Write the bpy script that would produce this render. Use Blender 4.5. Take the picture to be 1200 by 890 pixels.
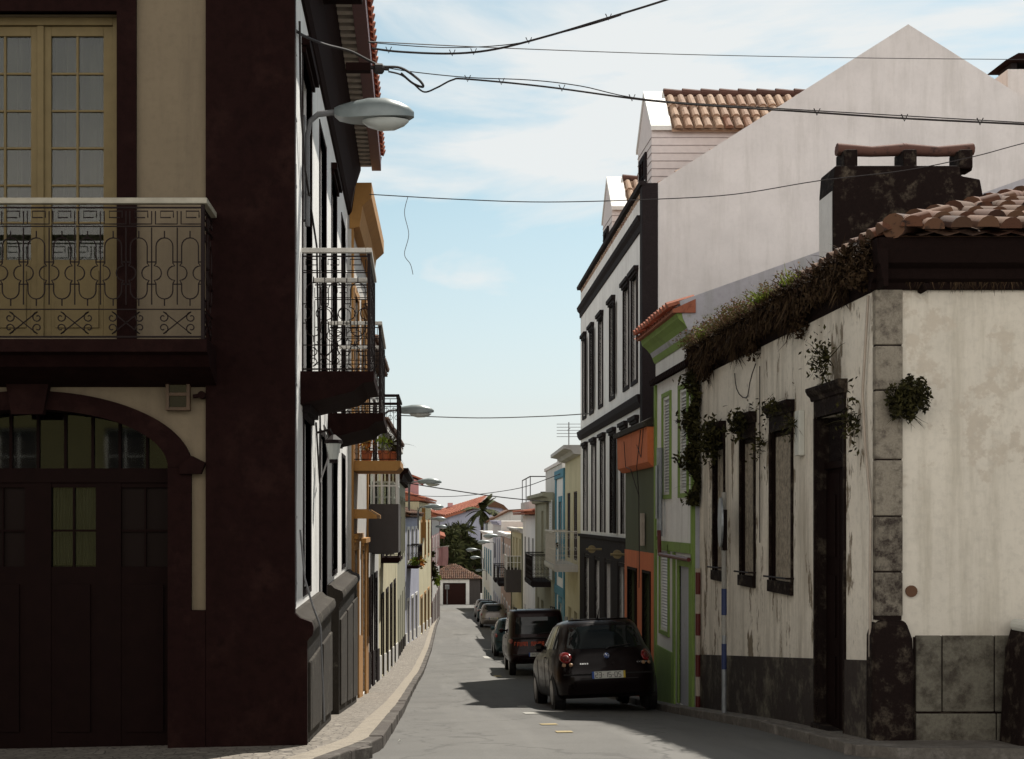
import bpy, bmesh, math, random
from mathutils import Vector, Matrix
random.seed(7)
S = bpy.context.scene
for o in list(bpy.data.objects): bpy.data.objects.remove(o)
rad = math.radians
# ---------------------------------------------------------------- camera
# view camera with rising front: level, looking down the street (+Y), eye at the origin (z = 0 is eye height)
cam = bpy.data.objects.new('camera', bpy.data.cameras.new('camera'))
S.collection.objects.link(cam); S.camera = cam
cam.data.sensor_width = 36; cam.data.lens = 45
cam.data.shift_x = (600-485)/1200; cam.data.shift_y = (608-445)/1200
cam.data.clip_start = .1; cam.data.clip_end = 3000
cam.location = (0, 0, 0); cam.rotation_euler = (rad(90), 0, 0)
# ---------------------------------------------------------------- sun, sky, exposure
SUN = Vector((.335, .50, 1.0)).normalized()
EL = math.asin(SUN.z)
sl = bpy.data.lights.new('sun', 'SUN'); sun = bpy.data.objects.new('sun', sl); S.collection.objects.link(sun)
sl.energy = 5.0; sl.angle = rad(.5); sl.color = (1, .95, .86)
sun.location = (30, 40, 60); sun.rotation_euler = (-SUN).to_track_quat('-Z', 'Y').to_euler()
w = bpy.data.worlds.new('World'); S.world = w; w.use_nodes = True
nt = w.node_tree; nt.nodes.clear()
def nn(nt, t, **k):
    n = nt.nodes.new(t)
    for a, b in k.items(): setattr(n, a, b)
    return n
wo = nn(nt, 'ShaderNodeOutputWorld'); bg = nn(nt, 'ShaderNodeBackground')
sk = nn(nt, 'ShaderNodeTexSky', sky_type='NISHITA'); sk.sun_disc = False
sk.sun_elevation = EL; sk.sun_rotation = math.atan2(SUN.x, SUN.y)
sk.air_density = 1.0; sk.dust_density = 1.6; sk.ozone_density = 1.0
tc = nn(nt, 'ShaderNodeTexCoord'); mp = nn(nt, 'ShaderNodeMapping'); mp.inputs['Scale'].default_value = (1.1, 1.6, 4.2)
mp.inputs['Location'].default_value = (.35, .2, 1.1)
nz = nn(nt, 'ShaderNodeTexNoise'); nz.inputs['Scale'].default_value = 2.0; nz.inputs['Detail'].default_value = 9; nz.inputs['Roughness'].default_value = .55
nz.inputs['Distortion'].default_value = .5
cr = nn(nt, 'ShaderNodeValToRGB'); cr.color_ramp.elements[0].position = .49; cr.color_ramp.elements[1].position = .585
cr.color_ramp.elements[0].color = (.0, .0, .0, 1); cr.color_ramp.elements[1].color = (.9, .9, .9, 1)
sp = nn(nt, 'ShaderNodeSeparateXYZ'); mr = nn(nt, 'ShaderNodeMapRange')
mr.inputs['From Min'].default_value = .0; mr.inputs['From Max'].default_value = .24; mr.inputs['To Min'].default_value = .75; mr.inputs['To Max'].default_value = 0
mx = nn(nt, 'ShaderNodeMath', operation='MAXIMUM'); mc = nn(nt, 'ShaderNodeMixRGB')
mc.inputs[2].default_value = (5.5, 5.6, 5.55, 1)
L = nt.links.new
hs0 = nn(nt, 'ShaderNodeHueSaturation'); hs0.inputs['Saturation'].default_value = .70; hs0.inputs['Hue'].default_value = .465; hs0.inputs['Value'].default_value = 1.0
L(tc.outputs['Generated'], mp.inputs[0]); L(mp.outputs[0], nz.inputs['Vector']); L(nz.outputs[0], cr.inputs[0])
L(tc.outputs['Generated'], sp.inputs[0]); L(sp.outputs[2], mr.inputs[0]); L(cr.outputs[0], mx.inputs[0]); L(mr.outputs[0], mx.inputs[1])
L(mx.outputs[0], mc.inputs[0]); L(sk.outputs[0], hs0.inputs['Color']); tn = nn(nt, 'ShaderNodeMixRGB', blend_type='MULTIPLY'); tn.inputs[0].default_value = 1; tn.inputs[2].default_value = (.74,.80,.80,1); L(hs0.outputs[0], tn.inputs[1]); L(tn.outputs[0], mc.inputs[1]); 
# added bright cloud bank, unseen behind the viewpoint, to lift the shaded walls
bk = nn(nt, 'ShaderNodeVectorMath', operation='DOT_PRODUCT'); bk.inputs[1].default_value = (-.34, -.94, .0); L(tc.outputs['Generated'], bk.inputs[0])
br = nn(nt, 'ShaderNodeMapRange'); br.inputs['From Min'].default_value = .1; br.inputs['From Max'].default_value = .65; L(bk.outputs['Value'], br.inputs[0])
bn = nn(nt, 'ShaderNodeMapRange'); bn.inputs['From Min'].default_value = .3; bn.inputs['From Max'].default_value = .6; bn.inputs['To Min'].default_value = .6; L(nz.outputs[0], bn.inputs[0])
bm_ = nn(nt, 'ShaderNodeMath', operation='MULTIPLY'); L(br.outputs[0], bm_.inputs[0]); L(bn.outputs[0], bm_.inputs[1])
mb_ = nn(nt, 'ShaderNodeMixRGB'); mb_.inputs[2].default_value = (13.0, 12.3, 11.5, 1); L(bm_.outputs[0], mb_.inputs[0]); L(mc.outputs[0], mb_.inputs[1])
# overhead sky darkened towards the zenith, added out of view to deepen road shade
zr = nn(nt, 'ShaderNodeMapRange'); zr.inputs['From Min'].default_value = .38; zr.inputs['From Max'].default_value = .85; zr.inputs['To Min'].default_value = 1; zr.inputs['To Max'].default_value = .28; L(sp.outputs[2], zr.inputs[0])
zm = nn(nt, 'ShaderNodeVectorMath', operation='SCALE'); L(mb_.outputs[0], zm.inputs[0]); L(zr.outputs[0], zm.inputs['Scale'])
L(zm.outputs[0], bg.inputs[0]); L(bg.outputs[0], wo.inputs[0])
bg.inputs[1].default_value = .102
S.view_settings.view_transform = 'Standard'; S.view_settings.look = 'None'; S.view_settings.exposure = .62; S.view_settings.gamma = 1
S.render.engine = 'CYCLES'
S.cycles.max_bounces = 6; S.cycles.transparent_max_bounces = 8
# ---------------------------------------------------------------- helpers
FX, CX, CY = 1500., 485., 608.
def Xp(px, Y): return (px-CX)/FX*Y
def Zp(py, Y): return (CY-py)/FX*Y
GT = [(-60,-1.6),(0,-1.62),(6,-1.75),(10,-2.04),(11.5,-2.15),(12,-2.18),(15,-2.46),(20.5,-3.08),(26,-3.65),(37,-4.55),(55,-5.6),(77,-6.55),(110,-8.3),(150,-10.4),(160,-10.6),(400,-12)]
def g(Y):
    if Y <= GT[0][0]: return GT[0][1]
    for (a, za), (b, zb) in zip(GT, GT[1:]):
        if Y <= b: return za+(zb-za)*(Y-a)/(b-a)
    return GT[-1][1]
ORI = {}
def tag(o, label=None, cat=None, group=None, kind=None):
    if label: o['label'] = label
    if cat: o['category'] = cat
    if group: o['group'] = group
    if kind: o['kind'] = kind
    return o
def thing(name, label, cat, loc=(0,0,0), group=None):
    o = bpy.data.objects.new(name, None); S.collection.objects.link(o); o.location = loc
    o.empty_display_size = .2
    ORI[o.name] = Vector(loc); return tag(o, label, cat, group)
class Fr:
    """wall frame: u along the wall, n outward, z up"""
    def __init__(s, A, B=None, side=1, u=None):
        s.o = Vector((A[0], A[1], 0))
        s.u = Vector((B[0]-A[0], B[1]-A[1], 0)); s.len = s.u.length; s.u.normalize()
        s.n = Vector((s.u.y, -s.u.x, 0))*side
    def p(s, u, n, z): return s.o+s.u*u+s.n*n+Vector((0,0,z))
WORLD = Fr((0,0), (1,0), -1)   # u=x, n=y
class MB:
    def __init__(s): s.v = []; s.f = []
    def add(s, vs, fs):
        k = len(s.v); s.v += [tuple(v) for v in vs]; s.f += [tuple(i+k for i in f) for f in fs]; return s
    def box(s, fr, u0, u1, n0, n1, z0, z1, z0b=None, z1b=None):
        z0b = z0 if z0b is None else z0b; z1b = z1 if z1b is None else z1b
        P = fr.p
        return s.add([P(u0,n0,z0),P(u1,n0,z0b),P(u1,n1,z0b),P(u0,n1,z0),P(u0,n0,z1),P(u1,n0,z1b),P(u1,n1,z1b),P(u0,n1,z1)],
            [(0,3,2,1),(4,5,6,7),(0,1,5,4),(1,2,6,5),(2,3,7,6),(3,0,4,7)])
    def prism(s, fr, prof, u0, u1):
        """profile of (n, z) points extruded along u"""
        m = len(prof)
        vs = [fr.p(u0,n,z) for n, z in prof]+[fr.p(u1,n,z) for n, z in prof]
        return s.add(vs, [(i,(i+1)%m,m+(i+1)%m,m+i) for i in range(m)]+[tuple(range(m-1,-1,-1)), tuple(range(m,2*m))])
    def plate(s, fr, poly, n0, n1):
        """polygon of (u, z) points given thickness n0..n1"""
        m = len(poly)
        vs = [fr.p(u,n0,z) for u, z in poly]+[fr.p(u,n1,z) for u, z in poly]
        return s.add(vs, [(i,(i+1)%m,m+(i+1)%m,m+i) for i in range(m)]+[tuple(range(m-1,-1,-1)), tuple(range(m,2*m))])
    def tube(s, pts, r, k=6, close=False, caps=True):
        pts = [Vector(p) for p in pts]; n = len(pts)
        rs = r if isinstance(r, (list, tuple)) else [r]*n
        base = len(s.v); prev = None
        for i, p in enumerate(pts):
            a = pts[i-1] if (i or close) else p; b = pts[(i+1) % n] if (i < n-1 or close) else p
            t = (b-a); t = t.normalized() if t.length > 1e-9 else Vector((0,0,1))
            if prev is None:
                q = Vector((0,0,1)) if abs(t.z) < .9 else Vector((1,0,0))
            else: q = prev
            e = (q-t*q.dot(t)); e = e.normalized() if e.length > 1e-6 else t.orthogonal().normalized()
            prev = e; f = t.cross(e)
            for j in range(k):
                an = 2*math.pi*(j+.5)/k
                s.v.append(tuple(p+(e*math.cos(an)+f*math.sin(an))*rs[i]))
        m = n if close else n-1
        for i in range(m):
            for j in range(k):
                a = base+i*k+j; b = base+i*k+(j+1) % k; c = base+((i+1) % n)*k+(j+1) % k; d = base+((i+1) % n)*k+j
                s.f.append((a,b,c,d))
        if caps and not close:
            s.f.append(tuple(base+j for j in range(k-1,-1,-1))); s.f.append(tuple(base+(n-1)*k+j for j in range(k)))
        return s
    def build(s, name, mat, parent=None, bevel=0, smooth=False, loc=None, seg=2):
        me = bpy.data.meshes.new(name)
        o = bpy.data.objects.new(name, me); S.collection.objects.link(o)
        if parent is not None:
            org = ORI[parent.name]; o.parent = parent
        else:
            if loc is None:
                xs = [v[0] for v in s.v]; ys = [v[1] for v in s.v]; zs = [v[2] for v in s.v]
                loc = ((min(xs)+max(xs))/2, (min(ys)+max(ys))/2, min(zs))
            org = Vector(loc); o.location = org
        ORI[o.name] = org
        me.from_pydata([(v[0]-org.x, v[1]-org.y, v[2]-org.z) for v in s.v], [], s.f)
        bm = bmesh.new(); bm.from_mesh(me); bmesh.ops.recalc_face_normals(bm, faces=bm.faces)
        if smooth:
            for f in bm.faces: f.smooth = True
        bm.to_mesh(me); bm.free()
        if mat: me.materials.append(mat)
        if bevel:
            m = o.modifiers.new('bevel', 'BEVEL'); m.width = bevel; m.segments = seg; m.limit_method = 'ANGLE'; m.angle_limit = rad(40)
        if smooth and smooth != 'all':
            try:
                me.set_sharp_from_angle(angle=rad(42))
            except Exception: pass
        return o
def copy_tree(o, loc, rotz=None, label=None, parent=None, top=True):
    c = o.copy(); S.collection.objects.link(c); ORI[c.name] = Vector((0,0,0))
    if top:
        c.location = loc
        if rotz is not None: c.rotation_euler = (0,0,rotz)
        if label: c['label'] = label
    else: c.parent = parent
    for ch in list(o.children): copy_tree(ch, None, parent=c, top=False)
    return c
# ---------------------------------------------------------------- materials
def newmat(name):
    m = bpy.data.materials.new(name); m.use_nodes = True; nt = m.node_tree; nt.nodes.clear()
    out = nn(nt, 'ShaderNodeOutputMaterial'); b = nn(nt, 'ShaderNodeBsdfPrincipled'); nt.links.new(b.outputs[0], out.inputs[0])
    geo = nn(nt, 'ShaderNodeNewGeometry')
    return m, nt, b, geo
def noise(nt, geo, scale, detail=6, rough=.6, stretch=None, off=0):
    n = nn(nt, 'ShaderNodeTexNoise'); n.inputs['Scale'].default_value = scale; n.inputs['Detail'].default_value = detail; n.inputs['Roughness'].default_value = rough
    mp = nn(nt, 'ShaderNodeMapping'); mp.inputs['Scale'].default_value = stretch or (1,1,1); mp.inputs['Location'].default_value = (off, off*.7, off*1.3)
    nt.links.new(geo.outputs['Position'], mp.inputs[0]); nt.links.new(mp.outputs[0], n.inputs['Vector'])
    return n.outputs[0]
def ramp(nt, src, p0, p1, c0=(0,0,0,1), c1=(1,1,1,1)):
    r = nn(nt, 'ShaderNodeValToRGB'); e = r.color_ramp.elements
    e[0].position = p0; e[1].position = p1; e[0].color = c0; e[1].color = c1
    nt.links.new(src, r.inputs[0]); return r.outputs[0]
def mixc(nt, fac, a, b, mode='MIX'):
    m = nn(nt, 'ShaderNodeMixRGB', blend_type=mode)
    for i, v in ((0, fac), (1, a), (2, b)):
        if hasattr(v, 'links') or isinstance(v, bpy.types.NodeSocket): nt.links.new(v, m.inputs[i])
        else: m.inputs[i].default_value = v if i == 0 else ((*v, 1) if len(v) == 3 else v)
    return m.outputs[0]
def bump(nt, b, src, st=.3, dist=.01):
    n = nn(nt, 'ShaderNodeBump'); n.inputs['Strength'].default_value = st; n.inputs['Distance'].default_value = dist
    nt.links.new(src, n.inputs['Height']); nt.links.new(n.outputs[0], b.inputs['Normal'])
def dark(c, k): return tuple(x*k for x in c)
def plaster(name, c, dirt=.35, dirtc=(.09,.075,.055), streak=.4, rough=.9, bumpy=.25, patch=None, off=0):
    m, nt, b, geo = newmat(name)
    big = noise(nt, geo, .9, 7, .62, off=off); col = mixc(nt, ramp(nt, big, .35, .7), c, tuple(x*.84 for x in c))
    st = noise(nt, geo, 1.0, 8, .68, (3.6,3.6,.42), off+3)
    v = nn(nt, 'ShaderNodeMath', operation='MULTIPLY'); v.inputs[1].default_value = streak; nt.links.new(ramp(nt, st, .48, .68), v.inputs[0])
    col = mixc(nt, v.outputs[0], col, dirtc)
    if patch:
        pa = noise(nt, geo, patch[0], 10, .7, patch[3] if len(patch) > 3 else None, off+9)
        col = mixc(nt, ramp(nt, pa, patch[1], patch[1]+.03), col, patch[2])
    fn = noise(nt, geo, 14, 8, .7, off=off+5)
    v2 = nn(nt, 'ShaderNodeMath', operation='MULTIPLY'); v2.inputs[1].default_value = dirt; nt.links.new(ramp(nt, fn, .48, .72), v2.inputs[0])
    col = mixc(nt, v2.outputs[0], col, tuple(x*.55 for x in c))
    nt.links.new(col, b.inputs['Base Color']); b.inputs['Roughness'].default_value = rough
    bump(nt, b, fn, bumpy, .012); return m
def stone(name, c, spot=(.25,.22,.18), th=.6, scale=6, rough=.85, spec=.3):
    m, nt, b, geo = newmat(name)
    a = noise(nt, geo, scale, 9, .72); d = noise(nt, geo, scale*6, 6, .7, off=4)
    col = mixc(nt, ramp(nt, a, th-.04, th+.12), c, spot); col = mixc(nt, ramp(nt, d, .45, .75), col, tuple(x*.6 for x in c))
    nt.links.new(col, b.inputs['Base Color']); b.inputs['Roughness'].default_value = rough; b.inputs['Specular IOR Level'].default_value = spec
    bump(nt, b, a, .5, .03); return m
def plain(name, c, rough=.6, metal=0, var=.12, scale=8, bumpy=0, coat=0, spec=.4):
    m, nt, b, geo = newmat(name)
    a = noise(nt, geo, scale, 6, .6)
    col = mixc(nt, ramp(nt, a, .35, .7), c, tuple(x*(1-var*2) for x in c))
    nt.links.new(col, b.inputs['Base Color']); b.inputs['Roughness'].default_value = rough; b.inputs['Metallic'].default_value = metal
    b.inputs['Coat Weight'].default_value = coat; b.inputs['Specular IOR Level'].default_value = spec; b.inputs['Coat Roughness'].default_value = .04
    if bumpy: bump(nt, b, a, bumpy, .01)
    return m
def leafmat(name, c1, c2, c3=None):
    m, nt, b, geo = newmat(name)
    r = nn(nt, 'ShaderNodeValToRGB'); e = r.color_ramp.elements; e[0].color = (*c1,1); e[1].color = (*c2,1)
    if c3: x = e.new(.93); x.color = (*c3,1); e[1].position = .85 if e[1].position != .93 else e[1].position
    nt.links.new(geo.outputs['Random Per Island'], r.inputs[0]); nt.links.new(r.outputs[0], b.inputs['Base Color'])
    b.inputs['Roughness'].default_value = .8; b.inputs['Specular IOR Level'].default_value = .08
    return m
M = {}
M['white'] = plaster('white_limewash', (.78,.77,.75), .25, (.3,.27,.24), .25)
M['gable'] = plaster('pale_grey_render', (.63,.59,.57), .14, (.40,.37,.34), .42, bumpy=.2)
M['lilac'] = plaster('weathered_lilac_render', (.42,.42,.46), .35, (.22,.24,.20), .45, patch=(1.3,.62,(.30,.31,.27)))
M['old'] = plaster('old_limewash', (.74,.68,.585), .45, (.22,.18,.125), .62, bumpy=.5, patch=(1.0,.565,(.17,.13,.085),(2.4,2.0,.7)))
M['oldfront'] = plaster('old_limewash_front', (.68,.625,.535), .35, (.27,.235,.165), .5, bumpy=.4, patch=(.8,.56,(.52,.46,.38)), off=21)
M['dado'] = plaster('grimy_dado', (.040,.028,.022), .5, (.17,.155,.12), .6, bumpy=.5, patch=(1.3,.49,(.020,.011,.010),(2.6,2.6,.45)), off=11)
M['dado'] = stone('grimy_dado_stone', (.030,.021,.017), (.135,.12,.09), .52, 2.4)
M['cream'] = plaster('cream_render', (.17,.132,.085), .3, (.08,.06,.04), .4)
M['basalt'] = stone('dark_basalt', (.0125,.0046,.0041), (.020,.0085,.007), .55, 1.6, spec=.06)
M['plinth'] = stone('mossy_plinth', (.030,.024,.018), (.12,.11,.085), .60, 3.5, rough=.9)
M['quoin'] = stone('speckled_quoin', (.25,.22,.175), (.085,.068,.055), .53, 9)
M['quoinlow'] = stone('blackened_quoin', (.19,.165,.13), (.03,.02,.016), .47, 9)
M['quoindark'] = stone('blackened_stone', (.012,.0068,.0058), (.085,.068,.05), .555, 5.5, spec=.1)
M['slab'] = stone('mossy_slab', (.14,.128,.10), (.045,.036,.027), .50, 5)
M['oldcornice'] = stone('blackened_cornice', (.010,.0048,.004), (.04,.027,.018), .70, 4, spec=.08)
M['darktrim'] = stone('grey_basalt_trim', (.020,.015,.0155), (.034,.027,.027), .6, 5, spec=.1)
M['maroon'] = plain('maroon_paint', (.085,.010,.011), .5)
M['soffit'] = plain('dark_brown_soffit', (.013,.005,.0043), .9, spec=.08)
M['pale'] = plain('pale_mortar', (.42,.36,.30), .9)
M['ochre'] = plaster('ochre_paint', (.36,.18,.05), .3, (.15,.07,.02), .3)
M['orange'] = plaster('orange_paint', (.58,.16,.055), .3, (.2,.06,.03), .4)
M['olive'] = plaster('olive_paint', (.075,.085,.038), .3, (.04,.04,.02), .4)
M['green'] = plaster('leaf_green_paint', (.20,.30,.07), .3, (.1,.12,.05), .4)
M['yellow'] = plaster('pale_yellow_paint', (.55,.50,.33), .3, (.3,.26,.16), .35)
M['blue'] = plaster('sky_blue_paint', (.07,.22,.30), .2, (.05,.14,.18), .3)
M['pink'] = plaster('pink_paint', (.50,.27,.27), .3, (.3,.15,.14), .3)
M['lavender'] = plaster('lavender_paint', (.36,.37,.46), .2, (.2,.2,.25), .3)
M['olivegrey'] = plaster('olive_grey_render', (.30,.29,.21), .3, (.15,.14,.1), .4)
M['greyw'] = plaster('grey_white_render', (.50,.49,.47), .2, (.3,.27,.24), .35)
M['peach'] = plaster('peach_render', (.48,.33,.25), .2, (.3,.2,.15), .35)
M['greenyellow'] = plaster('yellow_green_render', (.20,.18,.075), .3, (.2,.2,.08), .3)
M['iron'] = plain('black_iron', (.010,.0042,.004), .6, 0, spec=.15)
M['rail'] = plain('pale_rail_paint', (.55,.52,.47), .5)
M['railshade'] = plain('shaded_rail_paint', (.36,.33,.26), .5)  # darker copy of the rail paint, the front's shade put into its colour
M['woodyellow'] = plain('cream_yellow_joinery', (.155,.115,.052), .6, var=.08, spec=.2)
M['wooddark'] = plain('dark_joinery', (.0085,.0035,.003), .7, spec=.05)
M['woodgrey'] = plain('weathered_grey_board', (.34,.29,.225), .9, var=.3, scale=20, bumpy=.4)
M['whitewood'] = plain('white_joinery', (.62,.61,.58), .5, var=.06)
M['greywood'] = plain('grey_joinery', (.22,.22,.22), .6)
M['brownwood'] = plain('brown_joinery', (.028,.010,.008), .6, spec=.1)
M['lampgrey'] = plain('lamp_shell_grey', (.20,.23,.23), .35, .1, var=.1)
M['cable'] = plain('black_cable', (.02,.015,.015), .7)
M['cablegrey'] = plain('grey_cable', (.16,.16,.165), .6)
M['rubber'] = plain('rubber', (.012,.010,.010), .85)
M['rim'] = plain('alloy_rim', (.35,.34,.33), .35, .8)
M['terracotta'] = plain('terracotta_pot', (.40,.12,.05), .8)
M['redpipe'] = plain('red_oxide_pipe', (.10,.011,.010), .5)
M['bluepaint'] = plain('blue_pole_paint', (.025,.04,.12), .5)
M['galv'] = plain('galvanised_metal', (.32,.34,.36), .45, .5)
M['platewhite'] = plain('plate_white', (.55,.55,.5), .5, var=.03)
M['plateblue'] = plain('plate_blue', (.02,.08,.35), .5)
M['plateyellow'] = plain('plate_yellow', (.5,.36,.03), .5)
M['black'] = plain('black_print', (.008,.006,.006), .6)
M['chrome'] = plain('chrome', (.6,.6,.6), .15, 1)
M['taillight'] = plain('red_lens', (.16,.006,.006), .2, coat=.3)
M['amber'] = plain('amber_lens', (.30,.17,.09), .3, coat=.3)
M['orangeletter'] = plain('orange_reflective_letters', (.55,.07,.015), .5)
M['concrete'] = stone('concrete', (.12,.105,.09), (.19,.17,.15), .52, 4)
M['kerb'] = stone('dark_kerb_stone', (.065,.055,.048), (.15,.14,.12), .55, 2.5)
M['curtain'] = plain('lace_curtain', (.115,.112,.082), .9, var=.06)
M['room'] = plain('dark_room', (.02,.013,.012), .9)
def glassm(name, c, rough=.06, spec=.6):
    m, nt, b, geo = newmat(name); b.inputs['Base Color'].default_value = (*c,1); b.inputs['Roughness'].default_value = rough
    b.inputs['Specular IOR Level'].default_value = spec
    bump(nt, b, noise(nt, geo, .8, 2, .4), .12, .02); return m
M['glass'] = glassm('window_glass', (.015,.012,.012))
M['carglass'] = glassm('tinted_car_glass', (.008,.010,.010), .04, .3)
M['dull'] = glassm('dull_dark_pane', (.010,.006,.005), .5, .05)
def clearglass(name):
    m = bpy.data.materials.new(name); m.use_nodes = True; nt = m.node_tree; nt.nodes.clear()
    out = nn(nt, 'ShaderNodeOutputMaterial'); t = nn(nt, 'ShaderNodeBsdfTransparent'); t.inputs[0].default_value = (.72,.74,.7,1)
    gl = nn(nt, 'ShaderNodeBsdfGlossy'); gl.inputs['Roughness'].default_value = .03; fr = nn(nt, 'ShaderNodeFresnel'); fr.inputs[0].default_value = 1.5
    mix = nn(nt, 'ShaderNodeMixShader'); nt.links.new(fr.outputs[0], mix.inputs[0]); nt.links.new(t.outputs[0], mix.inputs[1]); nt.links.new(gl.outputs[0], mix.inputs[2])
    nt.links.new(mix.outputs[0], out.inputs[0]); return m
M['clear'] = clearglass('clear_pane')
def tilemat(name, cs, lich=.2):
    m, nt, b, geo = newmat(name)
    r = nn(nt, 'ShaderNodeValToRGB'); e = r.color_ramp.elements; e[0].color = (*cs[0],1); e[1].color = (*cs[-1],1)
    for i, c in enumerate(cs[1:-1]): x = e.new((i+1)/(len(cs)-1)); x.color = (*c,1)
    nt.links.new(geo.outputs['Random Per Island'], r.inputs[0])
    a = noise(nt, geo, 9, 8, .7)
    col = mixc(nt, ramp(nt, a, .56, .66), r.outputs[0], tuple(x*lich for x in cs[0]))
    nt.links.new(col, b.inputs['Base Color']); b.inputs['Roughness'].default_value = .9; bump(nt, b, a, .4, .01); return m
M['tileold'] = tilemat('weathered_clay_tile', [(.025,.009,.004),(.10,.036,.016),(.11,.055,.028),(.06,.026,.012)], .25)
M['tilepale'] = tilemat('bleached_clay_tile', [(.30,.20,.145),(.38,.26,.18),(.22,.11,.07)], .4)
M['tilered'] = tilemat('orange_clay_tile', [(.26,.075,.042),(.32,.11,.06),(.22,.06,.036)], .6)
M['leafdark'] = leafmat('dark_brown_green_leaves', (.009,.008,.005), (.022,.024,.010), (.05,.045,.015))
M['root'] = leafmat('dry_roots_and_moss', (.008,.004,.003), (.026,.013,.008), (.06,.038,.02))
M['leafbright'] = leafmat('fresh_green_leaves', (.10,.16,.02), (.22,.26,.03))
M['pinkweed'] = leafmat('pinkish_succulent_flowers', (.16,.07,.055), (.28,.17,.12), (.12,.13,.04))
M['flower'] = leafmat('orange_yellow_flowers', (.45,.13,.02), (.5,.28,.05), (.08,.12,.02))
M['amberflower'] = M['flower']
M['dg'] = plaster('dark_grey_render', (.06,.052,.05), .3, (.03,.025,.02), .3)
M['palm'] = leafmat('palm_fronds', (.009,.012,.006), (.026,.034,.013), (.075,.08,.03))
M['bark'] = stone('trunk_bark', (.07,.05,.035), (.12,.09,.06), .55, 8)
def asphalt():
    m, nt, b, geo = newmat('asphalt')
    a = noise(nt, geo, .7, 8, .6); f = noise(nt, geo, 90, 4, .7, off=2); t = noise(nt, geo, .35, 5, .6, (3,.25,1), 7)
    col = mixc(nt, ramp(nt, a, .35, .7), (.088,.084,.077), (.060,.057,.052)); col = mixc(nt, ramp(nt, t, .5, .66), col, (.105,.101,.093))
    v = nn(nt, 'ShaderNodeTexVoronoi', feature='DISTANCE_TO_EDGE'); v.inputs['Scale'].default_value = .33
    mp = nn(nt, 'ShaderNodeMapping'); mp.inputs['Scale'].default_value = (1.2,.5,1); wn = nn(nt, 'ShaderNodeTexNoise'); wn.inputs['Scale'].default_value = 2
    ad = nn(nt, 'ShaderNodeVectorMath', operation='ADD'); nt.links.new(geo.outputs['Position'], ad.inputs[0]); nt.links.new(wn.outputs[1], ad.inputs[1])
    nt.links.new(geo.outputs['Position'], wn.inputs['Vector']); nt.links.new(ad.outputs[0], mp.inputs[0]); nt.links.new(mp.outputs[0], v.inputs['Vector'])
    col = mixc(nt, ramp(nt, v.outputs[0], .004, .013, (1,1,1,1), (0,0,0,1)), col, (.045,.042,.038))
    sg = ramp(nt, f, .42, .62); col = mixc(nt, sg, col, mixc(nt, .5, col, (.125,.12,.112)))
    nt.links.new(col, b.inputs['Base Color']); b.inputs['Roughness'].default_value = .85; bump(nt, b, f, .5, .006); return m
M['asphalt'] = asphalt()
def cobble():
    m, nt, b, geo = newmat('small_stone_paving')
    v = nn(nt, 'ShaderNodeTexVoronoi'); v.inputs['Scale'].default_value = 11; v2 = nn(nt, 'ShaderNodeTexVoronoi', feature='DISTANCE_TO_EDGE'); v2.inputs['Scale'].default_value = 11
    nt.links.new(geo.outputs['Position'], v.inputs['Vector']); nt.links.new(geo.outputs['Position'], v2.inputs['Vector'])
    hs = nn(nt, 'ShaderNodeSeparateColor'); nt.links.new(v.outputs['Color'], hs.inputs[0])
    col = ramp(nt, hs.outputs[0], 0, 1, (.115,.098,.078,1), (.20,.175,.145,1))
    e = ramp(nt, v2.outputs[0], .02, .07); col = mixc(nt, e, (.05,.042,.035), col)
    nt.links.new(col, b.inputs['Base Color']); b.inputs['Roughness'].default_value = .8; bump(nt, b, e, .5, .01); return m
M['cobble'] = cobble()
M['palestrip'] = stone('pale_stone_strip', (.235,.205,.165), (.16,.14,.115), .55, 6)
M['earth'] = plain('earth', (.10,.085,.065), .95)
def carpaint(name, c, metal=.3):
    m, nt, b, geo = newmat(name); b.inputs['Base Color'].default_value = (*c,1); b.inputs['Roughness'].default_value = .32; b.inputs['Metallic'].default_value = metal
    b.inputs['Coat Weight'].default_value = .16; b.inputs['Specular IOR Level'].default_value = .12; b.inputs['Coat Roughness'].default_value = .05
    a = noise(nt, geo, 3, 6, .7); nt.links.new(ramp(nt, a, .3, .8, (.25,.25,.25,1), (.45,.45,.45,1)), b.inputs['Roughness']); return m
M['paintdark'] = carpaint('dark_maroon_car_paint', (.005,.002,.002))
M['paintred'] = carpaint('very_dark_red_car_paint', (.012,.003,.003))
M['paintsilver'] = carpaint('silver_car_paint', (.22,.20,.19), .6)
M['paintblue'] = carpaint('dark_teal_car_paint', (.02,.04,.045))
M['lens'] = glassm('lamp_bowl_glass', (.42,.44,.42), .2)

M['boards'] = plain('pale_painted_boards', (.60,.55,.54), .8, var=.05)
M['bj'] = plain('board_joint', (.33,.29,.29), .9)
M['tileridge'] = tilemat('dark_ridge_tile', [(.07,.032,.024),(.11,.048,.034)], .5)
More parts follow.
